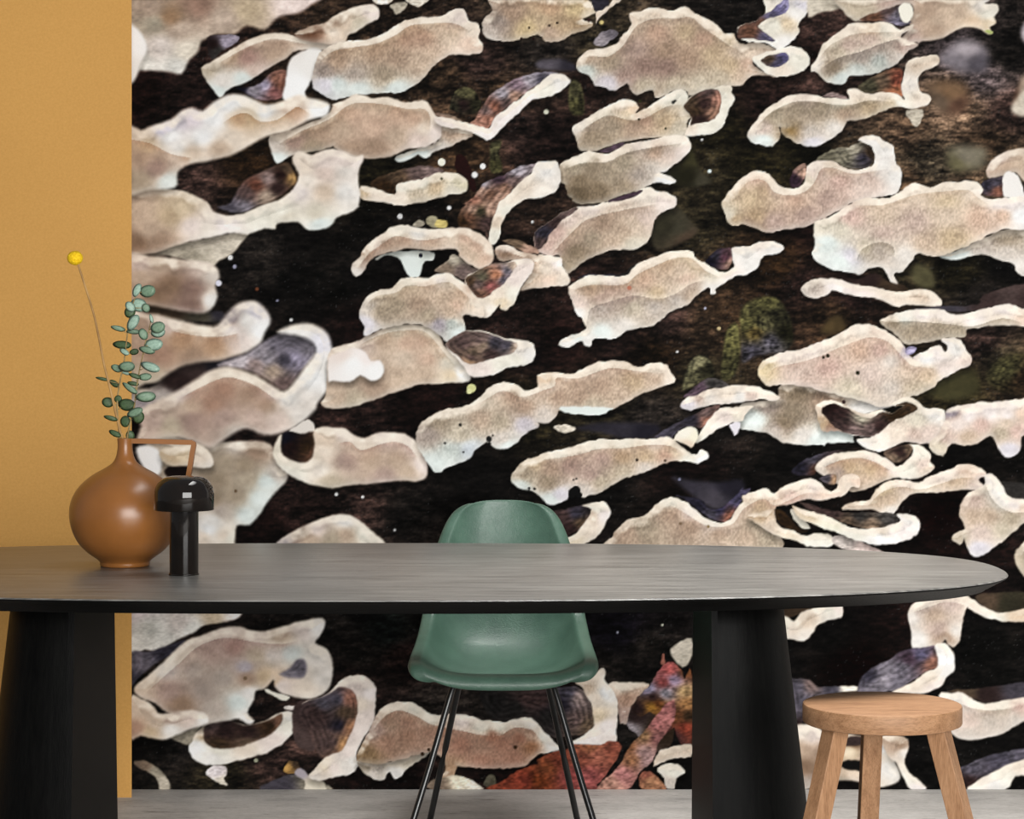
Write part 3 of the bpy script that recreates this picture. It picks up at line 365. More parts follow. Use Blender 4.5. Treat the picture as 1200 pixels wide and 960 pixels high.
FOLDS = """
12 .5 987|C0 200,270 260,262 330,265 400,215 440,150 480,110 560,85 660,85 720,80 780,130 850,180 900,215 950,240
14 .5 a86|A0 900,290 B0 0,240 100,220 200,205 300,160 360,120 450,110 540,105 600,120 640,150
14 .4 a86|A0 700,680 800,620 940,560 B0 60,500 130,480 250,490 350,510 430,510 460,560 450,620
10 .4 a87|A0 420,300 520,240 640,190 720,185 850,210
10 .5 b85|A0 440,580 500,540 560,530 620,570 700,560 760,520 800,500 860,540
12 .5 b86|A0 -10,650 100,670 200,720 300,740
10 .45 876|C0 185,625 250,580 330,540 420,560 500,555 600,500 680,490
12 .45 776|C0 120,800 200,765 320,760 420,715 540,690 680,670
10 .5 987|C1 60,240 110,180 180,110 230,70 330,40 450,15 560,-5
10 .5 b97|C1 165,400 250,375 400,375 460,330 540,290 640,250 720,250 790,310 860,340
14 .4 999|C1 225,600 235,520 260,480 350,450 450,425 560,440 640,420 720,370 800,350
8 .4 ba9|D0 345,310 390,230 450,190 520,160 620,150 690,150 740,150
12 .6 777|D0 370,320 450,270 560,240 660,200 740,180
12 .5 776|D0 60,600 130,530 230,480 330,475 430,490 510,490 600,470 720,480
12 .5 b98|D0 0,870 60,840 110,850 150,900 220,915 290,900 340,850 370,790 440,790 520,815 620,800 690,790
10 .4 ca8|E0 160,960 300,960 420,920 500,905 600,895 700,890 750,930 800,960
10 .5 998|E1 175,270 190,220 240,185 300,175 350,200 350,250
10 .6 887|E1 300,560 400,545 500,550 620,560 720,570 860,530 960,560
12 .5 ca9|D1 110,800 160,760 260,740 360,710 450,670 530,640 600,620 680,640 740,700 790,750 E1 480,760 560,770
10 .5 a87|B1 110,300 170,230 250,170 300,145 400,165 480,160 540,140
12 .4 ba8|B1 150,480 200,430 300,410 340,380 440,380 540,360 600,400 650,450
10 .4 ca8|B1 120,660 220,610 320,590 420,590 480,640 520,690 580,760
12 .5 b98|B1 600,970 720,910 800,870 880,900 960,880 C1 20,870 80,850 90,810 180,815 260,790 340,765 440,775 520,785 610,790
12 .5 b98|C2 0,240 100,225 200,210 280,185 400,180 520,165 620,170 700,210
16 .45 a76|A1 240,910 350,850 450,810 530,820 620,860 700,920
14 .45 b86|A1 200,590 300,610 420,620 520,600
14 .4 a88|A3 80,450 170,370 250,300 330,230 450,190 600,210 720,220 800,200
14 .5 965|B3 180,640 230,570 300,530 380,550 450,590 520,610 600,625 700,645 780,650 850,610 930,620 C3 0,650 40,700
10 .5 b86|D2 380,270 450,240 540,225 620,245 700,290
10 .5 b98|C2 560,480 620,450 700,490 780,540 860,550 920,530 D2 0,470 60,430 110,420 150,450 230,420 300,390 370,400
8 .5 ba8|E2 220,460 290,390 380,360 470,375 560,350 660,320 740,320
10 .5 998|E2 780,350 800,400 840,450 900,480 980,480
10 .5 a98|E3 640,490 720,520 800,530 900,520
12 .4 a99|E3 440,70 500,50 600,20 690,40
10 .45 b87|B2 20,160 80,150 130,190 200,170 280,150 350,170 400,230
"""
ORG = {}
for _c, _x in zip('ABCDE', (150, 390, 630, 870, 960)):
    for _r, _y in enumerate((0, 240, 480, 700)):
        ORG[_c + str(_r)] = (_x, _y)
MX0, MX1, MY0, MY1 = 150, 1204, -4, 930          # frame of the print in reference pixels

def hexcol(s):
    return tuple(int(ch, 16) * 17 / 255.0 for ch in s)

def toks(s, n):
    out = []; o = (0, 0)
    for t in s.split():
        if ',' not in t:
            o = ORG[t]; continue
        p = t.split(',')
        q = (o[0] + float(p[0]) / 4, o[1] + float(p[1]) / 4)
        out.append(q + tuple(p[2:]) if n else q)
    return out

def smooth(pts, sub=3):
    n = len(pts); out = []
    for i in range(n):
        p0, p1, p2, p3 = (np.array(pts[(i + k - 1) % n]) for k in range(4))
        for j in range(sub):
            t = j / sub
            a = 2 * p1 + (p2 - p0) * t + (2 * p0 - 5 * p1 + 4 * p2 - p3) * t * t + (3 * p1 - p0 - 3 * p2 + p3) * t ** 3
            out.append(a * .5)
    return np.array(out)

def sdf(poly, X, Y):
    d2 = np.full(X.shape, 1e9, np.float32); ins = np.zeros(X.shape, bool)
    n = len(poly)
    for i in range(n):
        ax, ay = poly[i]; bx, by = poly[(i + 1) % n]
        ex, ey = bx - ax, by - ay; L = ex * ex + ey * ey + 1e-9
        px, py = X - ax, Y - ay
        t = np.clip((px * ex + py * ey) / L, 0, 1)
        d2 = np.minimum(d2, (px - ex * t) ** 2 + (py - ey * t) ** 2)
        c = (ay > Y) != (by > Y)
        if ey != 0:
            ins ^= c & (px < ex * py / ey)
    return np.where(ins, -np.sqrt(d2), np.sqrt(d2))

def vnoise(rng, h, w, sx, sy):
    gh, gw = int(h / sy) + 4, int(w / sx) + 4
    g = rng.random((gh, gw)).astype(np.float32)
    y = np.arange(h) / sy; x = np.arange(w) / sx
    yi = y.astype(int); xi = x.astype(int)
    fy = (y - yi)[:, None]; fx = (x - xi)[None, :]
    fy = fy * fy * (3 - 2 * fy); fx = fx * fx * (3 - 2 * fx)
    a = g[yi][:, xi]; b = g[yi][:, xi + 1]; c = g[yi + 1][:, xi]; d = g[yi + 1][:, xi + 1]
    return (a * (1 - fx) + b * fx) * (1 - fy) + (c * (1 - fx) + d * fx) * fy

def idw(cp, X, Y, e=9.0, p=1.6):
    num = np.zeros(X.shape + (3,), np.float32); den = np.zeros(X.shape, np.float32)
    for (x, y, c) in cp:
        w = 1.0 / ((X - x) ** 2 + (Y - y) ** 2 * 1.5 + e) ** p
        num += w[..., None] * np.array(hexcol(c), np.float32); den += w
    return num / den[..., None]

DES = {'K': .4, 'P': .5, 'L': .28, 'G': .35}
LUMW = np.array((.3, .59, .11), np.float32)
RAMP_L = (0, .3, .5, .62, .72, .82, .92, 1.0)
RAMP_C = np.array(((0, 0, 0), (.36, .285, .235), (.58, .485, .42), (.70, .61, .545), (.805, .72, .645), (.89, .82, .75), (.955, .92, .875), (1, 1, .995)), np.float32)
def harmon(C, keep):
    L = C @ LUMW
    L2 = np.clip(L - .045 * np.exp(-((L - .68) / .15) ** 2), 0, 1)
    R = np.stack([np.interp(L2, RAMP_L, RAMP_C[:, k]) for k in range(3)], -1)
    own = C * (L2 / np.maximum(L, 1e-3))[..., None]
    cool = np.clip((C[..., 2] - C[..., 0]) * 14 + .25, 0, 1)[..., None]
    k = keep + (1 - keep) * cool * .45
    return (R * (1 - k) + own * k).astype(np.float32)

def paint_mural():
    rng = np.random.default_rng(5)
    W, H = MX1 - MX0, MY1 - MY0
    Yg, Xg = np.mgrid[MY0:MY1, MX0:MX1].astype(np.float32)
    bgp = """160,100,211 220,110,322 210,205,433 300,180,321 350,320,111 300,290,222 520,90,543 590,110,543 560,70,433 480,110,543
    610,150,433 640,160,322 540,175,432 430,190,221 700,60,443 640,60,333 690,90,322 840,150,221 830,205,332 800,260,332 850,10,222 640,20,443 980,40,433 950,70,322 900,120,322
    930,180,221 970,100,433 1060,150,654 1030,200,554 1090,190,665 1130,130,765 1150,90,667 1120,60,556 1110,110,876 1180,60,222 1180,130,433 1150,170,543 1140,190,654 1175,200,443 1060,210,543
    880,190,221 960,260,211 940,330,322 910,310,321 1000,350,322 980,370,432 1120,310,221 1180,310,111 1150,350,222 1150,400,433 1170,420,443 1120,450,442 1190,440,543 1060,310,332
    830,380,543 780,370,433 850,370,432 720,400,322 700,350,322 650,400,211 760,420,321 820,440,332 610,400,322 580,340,322 420,330,111 480,290,111 440,370,211 500,480,211 420,480,322 620,480,221 700,480,332 760,490,333 820,500,222 800,540,211 700,560,111 560,560,111 480,600,222 420,590,433 360,590,322 300,620,211 850,600,111
    940,530,111 1050,580,211 1100,600,100 1150,620,211 1120,530,111 1190,590,222 960,740,111 1000,780,100 1060,740,211 1150,760,111 1180,800,111 900,780,111 720,740,112 760,760,222 700,780,222 450,740,122 420,760,222 470,770,322 400,800,322 520,820,333 580,830,222 440,900,211 600,910,211 200,880,222 260,900,332 180,870,111 310,890,433 360,850,433 370,730,222 720,860,222 800,900,111 1120,880,111 1150,870,111 640,800,211 500,700,111"""
    pts = [(float(a), float(b), c) for a, b, c in (t.split(',') for t in bgp.split())]
    s = 4
    small = idw(pts, Xg[::s, ::s], Yg[::s, ::s], 60.0, 1.8)
    yi = np.minimum(np.arange(H) // s, small.shape[0] - 1); xi = np.minimum(np.arange(W) // s, small.shape[1] - 1)
    img = small[yi][:, xi]
    n1 = vnoise(rng, H, W, 14, 5); n2 = vnoise(rng, H, W, 6, 2.5); n3 = vnoise(rng, H, W, 2.2, 1.6); n4 = vnoise(rng, H, W, 40, 22)
    bark = (.15 + .55 * n1 + .5 * n2 + .35 * n3 + .6 * n4) ** 2.0
    lum = (img @ LUMW)[..., None]
    img = (img * .45 + lum * np.array((1.16, .97, .84), np.float32) * .55) * bark[..., None] * .55
    speck = (vnoise(rng, H, W, 2.0, 2.0) > .965) & (vnoise(rng, H, W, 45, 35) > .5)
    img = np.where(speck[..., None], img * .6 + .13, img)
    pore = vnoise(rng, H, W, 1.7, 2.3) - .5
    mott = vnoise(rng, H, W, 13, 9) * .6 + vnoise(rng, H, W, 5, 4) * .4 - .5
    streak = vnoise(rng, H, W, 3.0, 1.5) - .5
    blot = vnoise(rng, H, W, 5, 4) - .5
    wob = [vnoise(rng, H, W, 9, 9) - .5, vnoise(rng, H, W, 4, 4) - .5]
    for line in MURAL.strip().split('\n'):
        head, poly, cols = line.split('|')
        kind = head[0]; blur = max(.75, float(head[1:]))
        P = smooth(toks(poly, 0)); cp = toks(cols if ' ' in poly.split()[0] or not cols[0].isdigit() else poly.split()[0] + ' ' + cols, 1)
        pad = 12 + int(2 * blur)
        x0 = max(MX0, int(P[:, 0].min()) - pad); x1 = min(MX1, int(P[:, 0].max()) + pad)
        y0 = max(MY0, int(P[:, 1].min()) - pad); y1 = min(MY1, int(P[:, 1].max()) + pad)
        if x1 <= x0 or y1 <= y0: continue
        sl = (slice(y0 - MY0, y1 - MY0), slice(x0 - MX0, x1 - MX0))
        X, Y = Xg[sl], Yg[sl]
        D = sdf(P, X, Y)
        D = D + (wob[0][sl] * 1.6 + wob[1][sl] * 1.4) / max(1, blur)
        a = np.clip(.5 - D / (2 * blur), 0, 1); a = a * a * (3 - 2 * a)
        C = idw(cp, X, Y)
        if kind in 'UW': C = harmon(C, .45)
        else: C = C * (1 - DES[kind]) + (C @ LUMW)[..., None] * np.array((1.07, .98, .92), np.float32) * DES[kind]
        gy, gx = np.gradient(D); gl = np.sqrt(gx * gx + gy * gy) + 1e-6; ny = gy / gl
        ins = np.maximum(-D, 0)
        sharp = 1.0 / max(1.0, blur)
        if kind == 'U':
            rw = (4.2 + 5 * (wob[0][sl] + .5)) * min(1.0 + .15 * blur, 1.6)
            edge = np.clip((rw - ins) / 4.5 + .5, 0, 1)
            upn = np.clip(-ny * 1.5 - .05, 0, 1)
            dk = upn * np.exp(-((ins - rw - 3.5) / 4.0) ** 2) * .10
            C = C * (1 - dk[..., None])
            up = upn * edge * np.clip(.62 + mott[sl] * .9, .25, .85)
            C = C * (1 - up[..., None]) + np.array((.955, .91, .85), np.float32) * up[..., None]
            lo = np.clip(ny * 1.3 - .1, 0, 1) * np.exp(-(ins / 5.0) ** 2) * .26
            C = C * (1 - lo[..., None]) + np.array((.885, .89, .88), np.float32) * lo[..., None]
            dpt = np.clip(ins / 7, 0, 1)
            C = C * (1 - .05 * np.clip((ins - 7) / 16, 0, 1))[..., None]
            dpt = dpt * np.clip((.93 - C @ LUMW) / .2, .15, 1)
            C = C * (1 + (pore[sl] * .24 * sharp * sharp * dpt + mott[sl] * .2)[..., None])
        elif kind == 'K':
            zone = np.sin(ins * .95 + wob[0][sl] * 5) * np.clip(ins / 3, 0, 1)
            C = C * (1 + (zone * .16 * sharp + streak[sl] * .34 * sharp + blot[sl] * .3 + mott[sl] * .25)[..., None])
        elif kind == 'G':
            C = C * (.72 + (np.sin(ins * .85 + wob[0][sl] * 6) * .10 + streak[sl] * .5 + blot[sl] * .6)[..., None])
        elif kind == 'L':
            C = C * (.88 + (blot[sl] * .4 + streak[sl] * .35)[..., None])
        elif kind == 'P':
            C = C * (1 + (streak[sl] * .3 * sharp + mott[sl] * .3)[..., None])
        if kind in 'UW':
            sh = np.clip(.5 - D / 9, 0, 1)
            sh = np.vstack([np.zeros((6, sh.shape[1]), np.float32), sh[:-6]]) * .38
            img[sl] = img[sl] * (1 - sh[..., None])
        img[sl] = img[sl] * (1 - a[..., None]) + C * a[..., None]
    for line in FOLDS.strip().split('\n'):
        head, pl = line.split('|'); w, al, col = head.split(); w = float(w); al = float(al)
        Q = toks(pl, 0); n = len(Q)
        P = smooth(Q + Q[-2:0:-1], 3)[:3 * (n - 1) + 1]
        x0 = max(MX0, int(P[:, 0].min() - 2 * w)); x1 = min(MX1, int(P[:, 0].max() + 2 * w))
        y0 = max(MY0, int(P[:, 1].min() - 2 * w)); y1 = min(MY1, int(P[:, 1].max() + 3 * w))
        sl = (slice(y0 - MY0, y1 - MY0), slice(x0 - MX0, x1 - MX0))
        X, Y = Xg[sl], Yg[sl]
        best = np.full(X.shape, 1e9, np.float32); side = np.zeros(X.shape, np.float32); par = np.zeros(X.shape, np.float32)
        for i in range(len(P) - 1):
            ax, ay = P[i]; ex, ey = P[i + 1] - P[i]; L = ex * ex + ey * ey + 1e-9
            px, py = X - ax, Y - ay
            t = np.clip((px * ex + py * ey) / L, 0, 1)
            d = np.sqrt((px - ex * t) ** 2 + (py - ey * t) ** 2)
            m = d < best
            best = np.where(m, d, best); side = np.where(m, ex * py - ey * px, side); par = np.where(m, (i + t) / (len(P) - 1), par)
        sd = np.where(side > 0, best, -best)
        a = np.where(sd > 0, np.exp(-sd / w), 0) * np.clip(sd / 2.0 + .5, 0, 1)
        a = a * np.clip(np.minimum(par, 1 - par) * 8, 0, 1) * al
        lum = img[sl] @ LUMW
        a = a * np.clip((lum - .35) * 4, 0, 1)
        tgt = harmon(np.broadcast_to(np.array(hexcol(col), np.float32), X.shape + (3,)), .6) * (.9 + .25 * pore[sl][..., None])
        img[sl] = img[sl] * (1 - a[..., None]) + tgt * a[..., None]
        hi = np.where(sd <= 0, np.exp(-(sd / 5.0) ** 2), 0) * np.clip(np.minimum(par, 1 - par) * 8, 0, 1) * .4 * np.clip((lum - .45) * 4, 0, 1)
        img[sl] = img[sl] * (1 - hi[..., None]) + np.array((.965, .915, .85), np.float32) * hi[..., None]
    for x, y, r, c in toks(DOTS, 1):
        r = float(r) / 4
        m = np.clip(r + .6 - np.sqrt((Xg - x) ** 2 + (Yg - y) ** 2), 0, 1)
        img = img * (1 - m[..., None]) + np.array(hexcol(c), np.float32) * m[..., None]
    pd = np.pad(img, ((1, 1), (1, 1), (0, 0)), 'edge')
    soft = sum(pd[i:i + H, j:j + W] for i in range(3) for j in range(3)) / 9
    img = np.clip(img + (img - soft) * .55, 0, 1)
    img = img * .7 + img * img * (3 - 2 * img) * .3
    lum = (img @ LUMW)[..., None]
    return np.clip(lum + (img - lum) * 1.12, 0, 1)
# ================================================================ THE ROOM
WALL = 6.29

def m_ochre():
    M = Mat('ochre_paint', .75, .25); v = M.coords((1, 1, 1)); f = M.noise(v, 160, 4); g = M.noise(v, 1.3, 3)
    c = M.mix(M.ramp(f, [(.3, srgb(192, 144, 76)), (.7, srgb(202, 153, 84))]), M.ramp(g, [(.3, (.93, .92, .9, 1)), (.7, (1, 1, 1, 1))]), 1)
    M.base(c); M.bump(f, .12, .0006); return M.m

def m_concrete():
    M = Mat('worn_concrete', .62, .35); v = M.coords((1, 2.2, 1)); f = M.noise(v, 5, 8, .65); g = M.noise(v, 55, 6, .7); w = M.noise(M.coords((1.2, 9, 1)), 6, 9, .7, .6)
    c = M.ramp(f, [(.25, srgb(150, 147, 143)), (.5, srgb(178, 174, 169)), (.78, srgb(196, 192, 187))])
    c = M.mix(c, M.ramp(g, [(.32, (.72, .71, .70, 1)), (.55, (1, 1, 1, 1))]), .8)
    c = M.mix(c, M.ramp(w, [(.36, (.42, .40, .38, 1)), (.42, (1, 1, 1, 1))]), .8)
    M.base(c); M.bump(g, .25, .002); return M.m

MAT_FLOOR = m_concrete(); MAT_OCHRE = m_ochre()
MAT_PLASTER = two_tone('white_plaster', srgb(215, 213, 208), srgb(228, 226, 222), 60, rough=.8, spec=.2, bump=.1)

def slab(name, x0, x1, y0, y1, z0, z1, mat, parent=None):
    V = [(x, y, z) for z in (z0, z1) for y in (y0, y1) for x in (x0, x1)]
    Fc = [(0, 2, 3, 1), (4, 5, 7, 6), (0, 1, 5, 4), (2, 6, 7, 3), (0, 4, 6, 2), (1, 3, 7, 5)]
    return mesh_obj(name, V, Fc, mat, parent, smooth=False)

tag(slab('floor', -4.2, 4.2, -1.0, WALL + .2, -.12, 0, MAT_FLOOR), kind='structure')
tag(slab('wall_back', -4.2, 4.2, WALL + .004, WALL + .2, 0, 3.0, MAT_PLASTER), kind='structure')
PF = 6.18                                                    # face of the ochre wall section
xe = (154.3 - 600) / F * PF
mesh_ochre = mesh_obj('wall_left', [(-4.2, PF, 0), (xe, PF, 0), (-1.075, WALL, 0), (-4.2, WALL, 0), (-4.2, PF, 3), (xe, PF, 3), (-1.075, WALL, 3), (-4.2, WALL, 3)],
                      [(0, 3, 2, 1), (4, 5, 6, 7), (0, 1, 5, 4), (1, 2, 6, 5), (2, 3, 7, 6), (3, 0, 4, 7)], MAT_OCHRE, smooth=False)
tag(mesh_ochre, kind='structure')

# ---------------------------------------------------------------- the printed mural on the back wall
def build_mural():
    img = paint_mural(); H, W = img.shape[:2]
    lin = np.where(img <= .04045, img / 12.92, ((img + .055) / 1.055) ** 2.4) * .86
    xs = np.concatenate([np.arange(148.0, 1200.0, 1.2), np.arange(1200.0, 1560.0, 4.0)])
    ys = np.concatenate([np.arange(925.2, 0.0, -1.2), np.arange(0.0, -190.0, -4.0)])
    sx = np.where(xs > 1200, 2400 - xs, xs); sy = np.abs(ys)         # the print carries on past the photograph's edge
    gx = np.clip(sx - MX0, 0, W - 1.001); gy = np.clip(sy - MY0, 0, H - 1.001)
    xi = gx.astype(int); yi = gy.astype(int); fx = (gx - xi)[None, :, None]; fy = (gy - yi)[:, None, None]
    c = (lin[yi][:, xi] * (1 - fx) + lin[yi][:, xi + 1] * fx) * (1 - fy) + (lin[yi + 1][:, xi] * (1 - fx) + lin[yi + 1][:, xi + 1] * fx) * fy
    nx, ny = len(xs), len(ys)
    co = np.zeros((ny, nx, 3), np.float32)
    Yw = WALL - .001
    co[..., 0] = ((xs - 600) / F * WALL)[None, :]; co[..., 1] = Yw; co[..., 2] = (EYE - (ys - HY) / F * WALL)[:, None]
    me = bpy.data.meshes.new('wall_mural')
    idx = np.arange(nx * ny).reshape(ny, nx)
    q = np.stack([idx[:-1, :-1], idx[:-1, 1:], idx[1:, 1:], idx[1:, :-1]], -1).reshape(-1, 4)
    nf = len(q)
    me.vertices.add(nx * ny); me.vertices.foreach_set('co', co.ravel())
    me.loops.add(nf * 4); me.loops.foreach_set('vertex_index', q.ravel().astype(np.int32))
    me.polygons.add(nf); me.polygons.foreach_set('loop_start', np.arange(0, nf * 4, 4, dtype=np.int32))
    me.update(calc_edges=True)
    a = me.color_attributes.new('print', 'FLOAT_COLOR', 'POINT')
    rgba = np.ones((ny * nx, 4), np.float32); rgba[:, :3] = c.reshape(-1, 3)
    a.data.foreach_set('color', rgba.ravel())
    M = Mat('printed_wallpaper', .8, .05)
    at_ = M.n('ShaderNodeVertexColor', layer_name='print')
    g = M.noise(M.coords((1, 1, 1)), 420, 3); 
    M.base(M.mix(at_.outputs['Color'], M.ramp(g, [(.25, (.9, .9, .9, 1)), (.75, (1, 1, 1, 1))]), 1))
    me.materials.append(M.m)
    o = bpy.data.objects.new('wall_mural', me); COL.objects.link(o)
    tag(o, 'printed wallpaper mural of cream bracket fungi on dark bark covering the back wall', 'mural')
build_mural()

# ================================================================ DINING TABLE
TCX, TCY, TA, TB, TN, TZ = -.31, 4.955, 1.38, .617, 2.5, .75
def m_blackwood(name, lo, hi, rough, stretch, spec=.5, bump=.35):
    M = Mat(name, rough, spec); v = M.coords(stretch); f = M.noise(v, 9, 9, .68, .4); g = M.noise(v, 45, 5, .6)
    c = M.ramp(f, [(.36, lo), (.64, hi)])
    c = M.mix(c, M.ramp(g, [(.3, (.72, .72, .72, 1)), (.6, (1, 1, 1, 1))]), .7)
    M.base(c); M.bump(g, bump, .0012); return M.m
MAT_TOP = m_blackwood('dark_oak_painted_sheen', srgb(60, 59, 57), srgb(126, 124, 120), .30, (.5, 14, 9), .7)  # black wood; grey in the base colour stands in for reflected sheen
MAT_EDGE = m_blackwood('black_lacquered_oak', srgb(5, 5, 5), srgb(9, 9, 9), .4, (.7, 9, 9), .12)
MAT_PED = m_blackwood('black_ash_veneer', srgb(5, 5, 5), srgb(12, 12, 11), .5, (9, 9, .9), .06)

table = tag(empty('dining_table', (TCX, TCY, 0)), 'long oval dining table with dark wood top in painted grey sheen and black tapered pedestals', 'table')
def superell(sa, sb, n=240):
    out = []
    for i in range(n):
        t = 2 * math.pi * i / n; c, s = math.cos(t), math.sin(t)
        out.append((sa * math.copysign(abs(c) ** (2 / TN), c), sb * math.copysign(abs(s) ** (2 / TN), s)))
    return out
def rings(name, prof, mat, parent, cap_top=True, cap_bot=True):
    V, Fc = [], []; n = 240
    for ins, z in prof:
        for x, y in superell(TA - ins, TB - ins): V.append((x, y, z))
    for k in range(len(prof) - 1):
        for i in range(n):
            j = (i + 1) % n; Fc.append((k * n + i, k * n + j, (k + 1) * n + j, (k + 1) * n + i))
    if cap_top: Fc.append(tuple(range(n)))
    if cap_bot: Fc.append(tuple((len(prof) - 1) * n + i for i in range(n))[::-1])
    return edge_split(mesh_obj(name, V, Fc, mat, parent), 25)
top = rings('tabletop', [(.0045, TZ), (.002, TZ - .0007), (0, TZ - .003)], MAT_TOP, table, cap_bot=False)
edge = rings('bevelled_edge', [(0, TZ - .003), (.001, TZ - .006), (.044, TZ - .030), (.046, TZ - .032)], MAT_EDGE, top, cap_top=False)

def pedestal(planeX, cy, side):
    """half cone standing on its flat side; side +1 bulges to +X"""
    ped = empty('pedestal', (planeX - TCX, cy - TCY, 0)); ped.parent = table
    V, Fc = [], []; n = 28; H = TZ - .0325; L = 10
    for k in range(L + 1):
        z = H * k / L; t = 1 - k / L
        hw = .232 + .062 * t; dp = .158 + .085 * t
        for i in range(n + 1):
            a = -math.pi / 2 + math.pi * i / n
            c, s = math.cos(a), math.sin(a)
            V.append((side * dp * abs(c) ** .8, hw * math.copysign(abs(s) ** .95, s), z))
    for k in range(L):
        for i in range(n):
            b = k * (n + 1) + i
            Fc.append((b, b + 1, b + n + 2, b + n + 1))
    Fc.append(tuple(range(n + 1))); Fc.append(tuple(L * (n + 1) + i for i in range(n + 1)))
    mesh_obj('curved_shell', V, Fc, MAT_PED, ped)
    W0, W1, th = .294, .232, .012
    V = []
    for x in (-side * th, side * .001):
        V += [(x, -W0, 0), (x, W0, 0), (x, W1, H), (x, -W1, H)]
    edge_split(mesh_obj('flat_panel', V, [(0, 1, 2, 3), (4, 5, 6, 7), (0, 1, 5, 4), (1, 2, 6, 5), (2, 3, 7, 6), (3, 0, 4, 7)], MAT_PED, ped, smooth=False))
    return ped
pedestal(.428, 4.955, 1)
pedestal(-.925, 4.955, -1)

# ================================================================ GREEN SHELL CHAIR
def m_shell():
    M = Mat('green_fibreglass', .4, .4); v = M.coords((1, 1, 1))
    f = M.noise(v, 14, 5, .6); w = M.noise(M.coords((26, 60, 26)), 3, 6, .6, 2.2)
    c = M.ramp(f, [(.3, srgb(66, 93, 80)), (.7, srgb(82, 111, 96))])
    c = M.mix(c, M.ramp(w, [(.4, (.92, .94, .93, 1)), (.62, (1.0, 1.0, 1.0, 1))]), .8)
    M.base(c); M.bump(w, .7, .0016)
    M.b.inputs['Coat Weight'].default_value = .12; M.b.inputs['Coat Roughness'].default_value = .18
    return M.m
MAT_SHELL = m_shell()
MAT_ROD = two_tone('black_steel_rod', srgb(12, 12, 12), srgb(20, 20, 20), 30, rough=.3, spec=.6)
CX, CY = -.0215, 5.50
chair = tag(empty('shell_chair', (CX, CY, 0)), 'green moulded shell chair with thin black steel legs behind the table', 'chair')
ST = [(.006, .396, .172, .022, 0), (.000, .404, .203, .022, 0), (.003, .418, .216, .024, 0), (.012, .428, .221, .027, 0), (.030, .431, .223, .031, 0), (.045, .427, .223, .037, 0), (.075, .418, .223, .048, 0),
      (.15, .407, .220, .066, 0), (.24, .401, .215, .082, 0), (.33, .412, .208, .094, .004), (.395, .448, .202, .088, .02), (.437, .515, .197, .050, .048), (.462, .60, .191, .012, .060), (.482, .68, .176, 0, .056),
      (.496, .755, .151, 0, .045), (.503, .797, .129, -.002, .034), (.506, .818, .105, -.006, .024), (.506, .826, .084, -.008, .018)]
def shell_mesh():
    vs = [0, .15, .3, .45, .58, .70, .79, .85, .885, .91, .95, 1.0]; vs = [-v for v in vs[:0:-1]] + vs
    V, Fc = [], []; NC = len(vs) + 4; NS = len(ST)
    for k, (y, z, hw, rz, fw) in enumerate(ST):
        row = []
        for v in vs:
            a = min(abs(v) / .9, 1.0); q = max(0, (abs(v) - .9) / .1)
            row.append(Vector((hw * v, y - fw * a ** 2.6 + .003 * q, z + rz * a ** 4.0 - .0015 * q)))
        f = {0: .15, 1: .5, 2: .8, NS - 1: .15, NS - 2: .5, NS - 3: .8}.get(k, 1.0)
        back = min(1, max(0, (k - 8) / 4))
        def lip(p, s):
            d1 = Vector((s * .006, .001 + .004 * back, -.0025 * (1 - back))) * f; d2 = Vector((s * .0095, .003 + .012 * back, -.012 * (1 - back))) * f
            return p + d1, p + d2
        a1, a2 = lip(row[0], -1); b1, b2 = lip(row[-1], 1)
        V += [a2, a1] + row + [b1, b2]
    for k in range(NS - 1):
        for i in range(NC - 1):
            b = k * NC + i; Fc.append((b, b + 1, b + NC + 1, b + NC))
    return V, Fc
V, Fc = shell_mesh()
sh = mesh_obj('seat_shell', V, Fc, MAT_SHELL, chair)
sm = sh.modifiers.new('thickness', 'SOLIDIFY'); sm.thickness = .006; sm.offset = 0
ss = sh.modifiers.new('smooth', 'SUBSURF'); ss.levels = 2; ss.render_levels = 2
for s in (-1, 1):
    fl = tube('leg', catmull([(s * .085, .19, .392), (s * .112, .165, .390), (s * .128, .150, .376), (s * .180, .108, .20), (s * .241, .058, .006)]), .0082, MAT_ROD, chair, 12)
    rl = tube('leg', catmull([(s * .075, .235, .392), (s * .100, .250, .388), (s * .112, .262, .374), (s * .150, .31, .20), (s * .191, .355, .006)]), .0082, MAT_ROD, chair, 12)
    for lg, q in ((fl, (s * .241, .058)), (rl, (s * .191, .355))):
        lathe('foot_glide', [(.004, 0), (.009, .0005), (.010, .005), (.007, .012)], MAT_ROD, lg, 16, (q[0], q[1], 0))
tube('cross_brace', [(-.092, .19, .393), (.092, .19, .393)], .0055, MAT_ROD, chair)
tube('cross_brace', [(-.085, .235, .393), (.085, .235, .393)], .0055, MAT_ROD, chair)

# ================================================================ OAK STOOL
def m_oak(name, stretch):
    M = Mat(name, .55, .3); v = M.coords(stretch); f = M.noise(v, 5, 6, .6, .8); g = M.noise(v, 40, 6, .65)
    c = M.ramp(f, [(.28, srgb(126, 91, 63)), (.5, srgb(149, 112, 81)), (.75, srgb(164, 127, 95))])
    c = M.mix(c, M.ramp(g, [(.34, (.62, .57, .52, 1)), (.56, (1, 1, 1, 1))]), .85)
    M.base(c); M.bump(g, .2, .001); return M.m
MAT_OAKX = m_oak('oak_seat_grain', (1.2, 9, 12)); MAT_OAKZ = m_oak('oak_leg_grain', (14, 14, 1.2))
SX, SY, SR = .720, 4.4, .1535
SZ = .5422; SK = SR / .1745
stool = tag(empty('stool', (SX, SY, 0)), 'low round oak stool with three splayed square legs right of the table', 'stool')
seat = lathe('seat', [(SR - .004, SZ - .0374), (SR - .001, SZ - .036), (SR, SZ - .0335), (SR, SZ - .0042), (SR - .0012, SZ - .001), (SR - .004, SZ)], MAT_OAKX, stool, 96)
edge_split(seat, 40)
